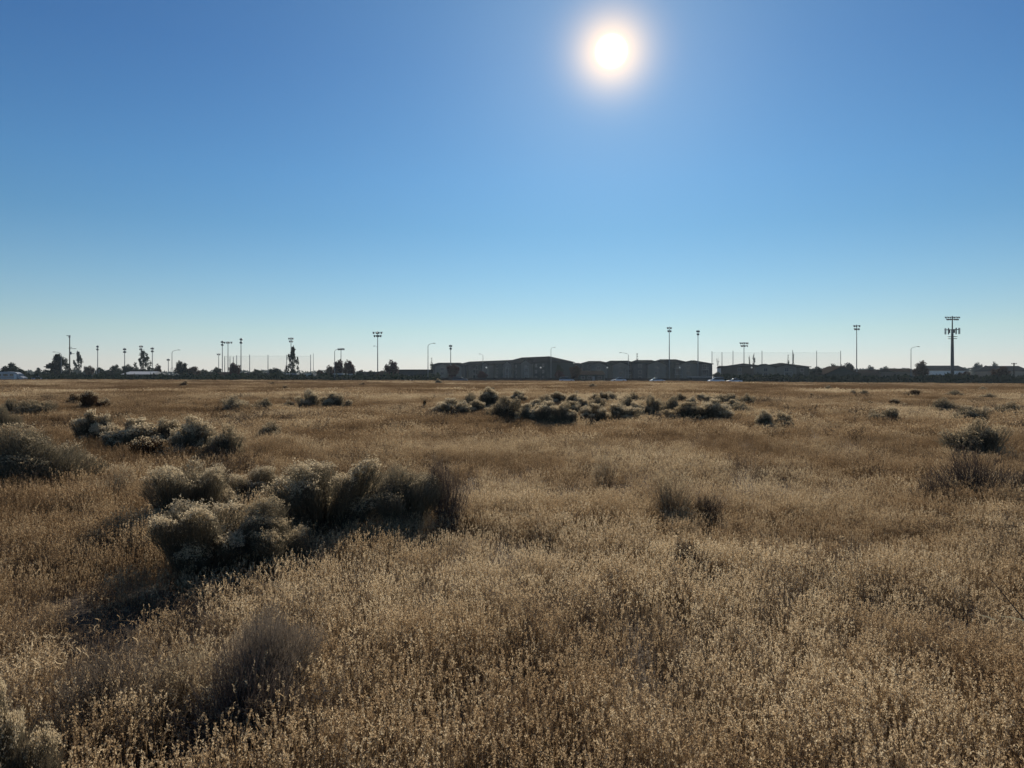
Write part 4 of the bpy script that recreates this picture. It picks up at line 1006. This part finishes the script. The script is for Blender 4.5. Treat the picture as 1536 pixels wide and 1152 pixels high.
HS = [
 dict(a=(183, 224, 250, 561.5, 557), l='long low building with a pale roof below the open-branched conifer', roofm='roof_pale', wallm='wall_grey', nwin=5, dep=12),
 dict(a=(197, 208, 300, 557, 553.5), l='small dark-roofed house behind the pale-roofed building', nwin=2),
 dict(a=(296, 318, 300, 562, 558), l='low grey house left of the left floodlight pair', nwin=3, roofm='roof_dark'),
 dict(a=(318, 341, 280, 563, 558), l='low pale-gabled house under the left floodlight pair', roofm='roof_brown', nwin=3),
 dict(a=(364, 400, 285, 563, 559), l='long low grey house behind the left netting', nwin=4),
 dict(a=(429, 444, 245, 561.6, 560.4), l='dugout with a thin pale roof at the foot of the ragged conifer', roofm='roof_pale', wallm='wall_grey', flat=True, name='dugout', cat='dugout', nwin=2, dep=4),
 dict(a=(459, 468, 245, 561.6, 560.4), l='smaller dugout with a thin pale roof at the right end of the netting', roofm='roof_pale', wallm='wall_white', flat=True, name='dugout', cat='dugout', nwin=1, dep=4, doors=False),
 dict(a=(501, 514, 226, 561.8, 560.2), l='dark shed with a thin white roof under the two red trees', roofm='roof_pale', wallm='wall_green', flat=True, name='shed', cat='shed', nwin=1, dep=5),
 dict(a=(514, 532, 240, 562, 560.8), l='greenish low building joined to the right of the white-roofed shed', roofm='roof_pale', wallm='wall_tan', flat=True, name='shed', cat='shed', nwin=3, dep=5),
 dict(a=(534, 562, 285, 562, 557.5), l='low dark house left of the tallest left floodlight', nwin=4),
 dict(a=(565, 582, 285, 562, 557), l='low dark house right of the tallest left floodlight', nwin=3),
 dict(a=(596, 643, 265, 556, 554.2), l='flat-roofed grey building between the dark red tree and the street lamp', flat=True, name='flat_roofed_building', cat='building', nwin=7, dep=14),
 dict(a=(868, 906, 262, 562, 556), l='open carport with a pale brown sloping roof', roofm='roof_brown', wallm='wall_green', name='carport', cat='carport', nwin=3, dep=12),
 dict(a=(1038, 1066, 240, 566, 565), l='low white-topped carport at the right foot of the apartments', roofm='roof_pale', flat=True, name='carport', cat='carport', nwin=0, dep=5, doors=False),
 dict(a=(1084, 1103, 330, 552, 548.5), l='small brown house peeking out left of the long two-part block', roofm='roof_brown', wallm='wall_white', nwin=2, dep=9),
 dict(a=(1238, 1290, 262, 561.5, 550), l='gabled house with grey-brown roof beside the double-row floodlight', roofm='roof_brown', wallm='wall_green', gable_front=True, nwin=4, dep=12),
 dict(a=(1222, 1240, 240, 567, 566), l='small pale-topped shed left of the gabled house', roofm='roof_pale', flat=True, name='shed', cat='shed', nwin=1, dep=4, doors=False),
 dict(a=(1263, 1309, 232, 567.2, 566), l='long trailer with a bright white roof in front of the gabled house', roofm='roof_pale', wallm='wall_grey', flat=True, name='mobile_home', cat='trailer', nwin=6, dep=4),
 dict(a=(1292, 1340, 300, 560, 554.5), l='low brown-roofed house right of the double-row floodlight', roofm='roof_brown', wallm='wall_brown', nwin=5),
 dict(a=(1340, 1375, 290, 557.5, 552.5), l='low house with a tan wall left of the red-brown tree', roofm='roof_brown', wallm='wall_tan', nwin=4, dep=12),
 dict(a=(1398, 1452, 430, 556, 548), l='hazy long building behind the cell tower', roofm='roof_dark', wallm='wall_white', nwin=8, dep=20),
 dict(a=(1440, 1467, 238, 568, 565.5), l='white-roofed trailer right of the cell tower foot', roofm='roof_pale', wallm='wall_grey', flat=True, name='mobile_home', cat='trailer', nwin=3, dep=4),
 dict(a=(1496, 1545, 420, 557, 548.5), l='hazy long roofed building at the right edge', roofm='roof_dark', wallm='wall_tan', nwin=8, dep=20)]
for h_ in HS:
    a = h_.pop('a'); lb = h_.pop('l'); house(*a, lb, **h_)

# board fences and hedges along the road
def fence(px0, px1, d, h, label):
    x0, x1 = X(px0, d), X(px1, d); t = thing('board_fence', label, 'fence', ((x0+x1)/2, d, 0), group='dark board fences beyond the road')
    n = max(2, int((x1-x0)/2.4)); cx = (x0+x1)/2; nb = []
    m = MB(); pm = MB()
    for k in range(n):
        a = x0+(x1-x0)*k/n-cx; b = x0+(x1-x0)*(k+1)/n-cx; z = Hs(cx+(a+b)/2, d)
        m.box(a+.06, b-.06, -.02, .02, z+.06, z+h-.03*(k % 3))
    link('board_panel', m.mesh('board_panel', M['fence']), t)
    for k in range(n+1):
        a = x0+(x1-x0)*k/n-cx; z = Hs(cx+a, d)
        if k < 90: link('post', MB().box(-.055, .055, -.055, .055, 0, h+.12).mesh('post', M['fence']), t, (a, 0, z))
fence(120, 182, 246, 2.0, 'dark board fence left of the pale-roofed building')
fence(228, 428, 247, 1.5, 'dark low board fence under the left netting')
fence(470, 500, 247, 1.7, 'short dark board fence left of the white-roofed shed')
fence(534, 600, 247, 1.7, 'dark board fence below the tallest left floodlight')
fence(650, 868, 236, 1.3, 'low dark board fence along the foot of the left apartments')
fence(908, 1036, 236, 1.3, 'low dark board fence along the foot of the right apartments')
fence(1104, 1224, 228, 1.6, 'dark board fence along the foot of the long two-part block')
fence(1310, 1438, 230, 1.9, 'dark board fence around the cell tower foot')
fence(1468, 1600, 230, 1.9, 'dark board fence below the power pole at the right edge')

# ------------------------------------------------------------------ vehicles
def loft(profile_fn, xs, mat, name):
    m = MB(); rings = [profile_fn(x) for x in xs]; k = len(rings[0])
    V = [(x, p[0], p[1]) for x, ring in zip(xs, rings) for p in ring]
    Fc = [(i*k+j, i*k+(j+1) % k, (i+1)*k+(j+1) % k, (i+1)*k+j) for i in range(len(xs)-1) for j in range(k)]
    Fc += [tuple(reversed(range(k))), tuple((len(xs)-1)*k+j for j in range(k))]
    m.poly(V, Fc); me = m.mesh(name, mat); me.polygons.foreach_set('use_smooth', [True]*len(me.polygons)); return me
CARM = {}
def car_meshes(style, paint):
    key = (style, paint)
    if key in CARM: return CARM[key]
    if style == 'sedan':
        top = ([-2.25, -2.1, -1.5, -1.2, 1.0, 1.2, 2.1, 2.3], [.62, .86, .92, .94, .92, .90, .74, .5]); roof = ([-1.55, -1.0, -.55, .25, .95], [.95, 1.36, 1.43, 1.41, .94])
    elif style == 'pickup':
        top = ([-2.7, -2.65, -.5, -.4, 1.3, 1.5, 2.5, 2.7], [.75, 1.1, 1.12, 1.12, 1.12, 1.12, 1.0, .6]); roof = ([-.55, -.45, .1, .8, 1.45], [1.13, 1.72, 1.80, 1.76, 1.13])
    else:
        top = ([-2.3, -2.25, -1.5, -1.2, 1.0, 1.2, 2.1, 2.3], [.7, 1.02, 1.05, 1.05, 1.03, 1.0, .9, .55]); roof = ([-2.2, -1.95, -1.0, .35, 1.1], [1.06, 1.62, 1.70, 1.66, 1.05])
    def body(x):
        zt = float(np.interp(x, *top)); w = .88*(1-.12*(abs(x)/2.3)**4)
        return [(-w, .32), (-w*1.02, .55), (-w*.97, zt-.08), (-w*.85, zt), (w*.85, zt), (w*.97, zt-.08), (w*1.02, .55), (w, .32)]
    def cab(x, o=0):
        zt = float(np.interp(x, *roof))+o; zb = float(np.interp(x, *top))-.06
        zt = max(zt, zb+.02); f = (zt-zb)/.5; w = .80
        return [(-w, zb), (-w+.16*f, zt-.05), (-w+.24*f, zt), (w-.24*f, zt), (w-.16*f, zt-.05), (w, zb)]
    xs = np.linspace(top[0][0], top[0][-1], 25); xr = np.linspace(roof[0][0], roof[0][-1], 17)
    bm_ = loft(body, xs, M[paint], 'body'); gm = loft(lambda x: cab(x), xr, M['window'], 'windows')
    r0, r1 = roof[0][1]-.02, roof[0][-2]+.04
    rm = loft(lambda x: [(-.56, float(np.interp(x, *roof))-.03), (-.54, float(np.interp(x, *roof))+.03), (.54, float(np.interp(x, *roof))+.03), (.56, float(np.interp(x, *roof))-.03)], np.linspace(r0, r1, 9), M[paint], 'roof_panel')
    ty = MB().tube([(0, -.11, 0), (0, .11, 0)], .34, 18).mesh('tyre', M['tyre']); ri = MB().tube([(0, -.125, 0), (0, .125, 0)], .2, 12).mesh('rim', M['metal'])
    hl = MB().box(-.06, .06, -.2, .2, -.08, .08).mesh('headlight', M['lamp_glass'])
    CARM[key] = (bm_, gm, rm, ty, ri, hl, top[0][-1], 1.35 if style != 'pickup' else 1.65)
    return CARM[key]
def car(px, d, style, paint, label, face=1, rz=0):
    x = X(px, d); z = Hs(x, d)+.03
    t = thing('pickup_truck' if style == 'pickup' else 'parked_car', label, 'pickup truck' if style == 'pickup' else 'car', (x, d, z), rz+(0 if face > 0 else math.pi), (1, 1, 1), 'vehicles on the road and by the buildings')
    b, gm, rm, ty, ri, hl, nose, wb = car_meshes(style, paint)
    link('body', b, t); link('windows', gm, t); link('roof_panel', rm, t)
    for sx in (-wb, wb):
        for sy in (-.8, .8):
            w = link('wheel', ty, t, (sx, sy, .34)); link('rim', ri, w)
    for sy in (-.6, .6): link('headlight', hl, t, (nose-.04, sy, .62))
car(58, 222, 'sedan', 'paint_white', 'white car just right of the camper at the left edge', 1)
car(113, 240, 'suv', 'paint_dark', 'dark car with pale top behind the pale conifer', -1)
car(140, 236, 'suv', 'paint_silver', 'silver car with bright glare under the slim floodlight', 1)
car(270, 233, 'suv', 'paint_white', 'white car below the dark tree by the left street lamp', 1)
car(612, 222, 'sedan', 'paint_silver', 'silver car in front of the flat-roofed grey building', -1)
car(850, 224, 'suv', 'paint_silver', 'silver car with glaring windscreen left of the red-brown tree', 1)
car(928, 222, 'sedan', 'paint_white', 'white car beside the globe lamp right of the carport', -1)
car(986, 224, 'sedan', 'paint_white', 'white car under the left tall right-hand floodlight', 1)
car(1074, 211, 'suv', 'paint_white', 'white car in the gap between apartment blocks', -1)
car(1101, 207.5, 'sedan', 'paint_white', 'nearest white sedan on the road left of the long two-part block', -1)
car(1190, 224, 'pickup', 'paint_dark', 'dark pickup in front of the long two-part block', 1)
car(690, 226, 'suv', 'paint_dark', 'dark car in front of the left apartment block', 1)

def camper():
    d = 214; x = X(15, d); z = Hs(x, d)+.03
    t = thing('camper_van', 'white camper van parked at the far left edge of the field', 'camper', (x, d, z))
    prof = [(-3.9, .5), (3.1, .5), (4.3, .55), (4.45, 1.0), (3.6, 1.35), (2.9, 2.15), (2.1, 2.55), (-.5, 2.72), (-3.3, 2.62), (-3.85, 2.2)]
    b = MB().prism_y(prof, -1.1, 1.1).mesh('body', M['camper_paint']); link('body', b, t)
    for a0, a1 in ((-3.0, -1.9), (-1.2, .1), (.7, 1.7)): link('window', MB().box(a0, a1, -1.14, -1.102, 1.45, 2.05).mesh('window', M['window']), t)
    link('windscreen', MB().poly([(3.62, -.95, 1.38), (3.62, .95, 1.38), (2.98, .95, 2.12), (2.98, -.95, 2.12)], [(0, 1, 2, 3)]).mesh('windscreen', M['window']), t).location = (.03, 0, .03)
    link('stripe', MB().box(-3.7, 3.0, -1.115, -1.103, 1.0, 1.15).mesh('stripe', M['paint_dark']), t)
    link('door', MB().box(1.9, 2.6, -1.125, -1.102, .6, 2.0).mesh('door', M['wall_white']), t)
    ty = MB().tube([(0, -.14, 0), (0, .14, 0)], .4, 18).mesh('tyre', M['tyre']); ri = MB().tube([(0, -.155, 0), (0, .155, 0)], .22, 12).mesh('rim', M['metal'])
    for sx in (-2.3, 3.0):
        for sy in (-1.0, 1.0): w = link('wheel', ty, t, (sx, sy, .4)); link('rim', ri, w)
    for sy in (-.8, .8): link('headlight', MB().box(-.05, .05, -.15, .15, -.1, .1).mesh('headlight', M['lamp_glass']), t, (4.43, sy, .85))
camper()
# sports ground posts: pair of pale posts on the left
for px, lb in ((145, 'left one of two short pale posts under the slim floodlight'), (148.5, 'right one of two short pale posts under the slim floodlight')):
    x, y, z = pole_at(px, 232)
    tag(link('short_post', MB().tube([(0, 0, 0), (0, 0, 1.4), (0, 0, Zat(554, 232)-z)], [.1, .09, .08], 8).mesh('short_post', M['concrete']), None, (x, y, z)), lb, 'post')

# ------------------------------------------------------------------ sky, sun, air
SUN_AZ = math.atan((917-768)/F); SUN_EL = math.atan((HZ-77)/math.hypot(F, 917-768))
sd = Vector((math.sin(SUN_AZ)*math.cos(SUN_EL), math.cos(SUN_AZ)*math.cos(SUN_EL), math.sin(SUN_EL)))
w = bpy.data.worlds.new('World'); sc.world = w; w.use_nodes = True
nt = w.node_tree; nt.nodes.clear(); L = nt.links.new
def N_(t, **k):
    n = nt.nodes.new(t)
    for a, b in k.items(): setattr(n, a, b)
    return n
def math_(op, a, b=None, clamp=False):
    n = N_('ShaderNodeMath', operation=op, use_clamp=clamp)
    for i, v in enumerate((a, b)):
        if v is None: continue
        if isinstance(v, (int, float)): n.inputs[i].default_value = v
        else: L(v, n.inputs[i])
    return n.outputs[0]
sky = N_('ShaderNodeTexSky'); sky.sky_type = 'NISHITA'; sky.sun_disc = False
sky.sun_elevation = SUN_EL; sky.sun_rotation = SUN_AZ; sky.altitude = 330
sky.air_density = 1.0; sky.dust_density = 0.0; sky.ozone_density = 4.0
tc = N_('ShaderNodeTexCoord'); sep = N_('ShaderNodeSeparateXYZ'); L(tc.outputs['Generated'], sep.inputs[0])
elev = math_('MULTIPLY', math_('ARCSINE', sep.outputs[2]), 180/math.pi)
ramp = N_('ShaderNodeValToRGB'); L(math_('DIVIDE', elev, 40.0, True), ramp.inputs[0])
SKYRAMP = [(.0, (.90, .90, 1.16)), (.03, (.98, .91, 1.04)), (.085, (.95, .95, .92)), (.175, (.80, .93, .93)), (.28, (.62, .87, .93)), (.37, (.58, .87, .98)), (.57, (.50, .78, .97)), (1, (.52, .78, .97))]
els = ramp.color_ramp.elements
for i, (p, c) in enumerate(SKYRAMP):
    e = els.new(p) if 0 < i < len(SKYRAMP)-1 else (els[0] if i == 0 else els[-1])
    e.position = p; e.color = (*c, 1)
mul = N_('ShaderNodeMix', data_type='RGBA', blend_type='MULTIPLY'); mul.inputs[0].default_value = 1
L(sky.outputs[0], mul.inputs[6]); L(ramp.outputs[0], mul.inputs[7])
bg = N_('ShaderNodeBackground'); bg.inputs[1].default_value = .08; L(mul.outputs[2], bg.inputs[0])
dot = N_('ShaderNodeVectorMath', operation='DOT_PRODUCT'); L(tc.outputs['Generated'], dot.inputs[0]); dot.inputs[1].default_value = sd
ang = math_('MULTIPLY', math_('ARCCOSINE', math_('MINIMUM', dot.outputs['Value'], .9999999)), 180/math.pi)
def gauss(s, p=2.0): return math_('EXPONENT', math_('MULTIPLY', math_('POWER', math_('DIVIDE', ang, s), p), -1.0))
def emis(col, fac):
    b = N_('ShaderNodeBackground'); b.inputs[0].default_value = (*col, 1); L(fac, b.inputs[1]); return b.outputs[0]
parts = [bg.outputs[0], emis((1, .99, .93), math_('MULTIPLY', gauss(.95, 6), 3.0)),
         emis((1, .55, .12), math_('MULTIPLY', gauss(1.8, 2.5), .38)),
         emis((.83, .52, .16), gauss(2.6, 2.0)),
         emis((.085, .135, .15), gauss(20, 2)),
         emis((.10, .09, .06), gauss(8, 2))]
cur = parts[0]
for p in parts[1:]:
    a = N_('ShaderNodeAddShader'); L(cur, a.inputs[0]); L(p, a.inputs[1]); cur = a.outputs[0]
wo = N_('ShaderNodeOutputWorld'); L(cur, wo.inputs[0])
ls = bpy.data.lights.new('sun', 'SUN'); ls.energy = 4.9; ls.angle = R(.53); ls.color = (1, .90, .74)
so = bpy.data.objects.new('sun', ls); COL.objects.link(so); so.location = (0, 0, 50)
so.rotation_euler = sd.to_track_quat('Z', 'Y').to_euler()

HAZE = 0.00013
if HAZE:
    m, nt2, out = newmat('haze_air')
    pv = nt2.nodes.new('ShaderNodeVolumePrincipled'); pv.inputs['Color'].default_value = (.72, .86, 1, 1)
    pv.inputs['Density'].default_value = HAZE; pv.inputs['Anisotropy'].default_value = .3
    nt2.links.new(pv.outputs[0], out.inputs['Volume'])
    hz = MB().box(-720, 720, -70, 860, -3, 45).mesh('haze', m)
    tag(link('haze', hz), 'thin pale haze fading the far trees and buildings', None, None, 'stuff')

cam = bpy.data.cameras.new('camera'); co = bpy.data.objects.new('camera', cam); COL.objects.link(co)
co.location = (0, 0, EYE); co.rotation_euler = (R(90), 0, 0)
cam.sensor_width = 36; cam.lens = F*36/1536; cam.shift_y = -(576-HZ)/1536; cam.clip_end = 20000; cam.clip_start = .05
sc.camera = co
sc.view_settings.view_transform = 'Standard'; sc.view_settings.look = 'None'; sc.view_settings.exposure = 0; sc.view_settings.gamma = 1
cy = sc.cycles
cy.max_bounces = 6; cy.diffuse_bounces = 4; cy.glossy_bounces = 2; cy.transmission_bounces = 4; cy.transparent_max_bounces = 12; cy.volume_bounces = 0
cy.use_fast_gi = False; cy.sample_clamp_indirect = 4
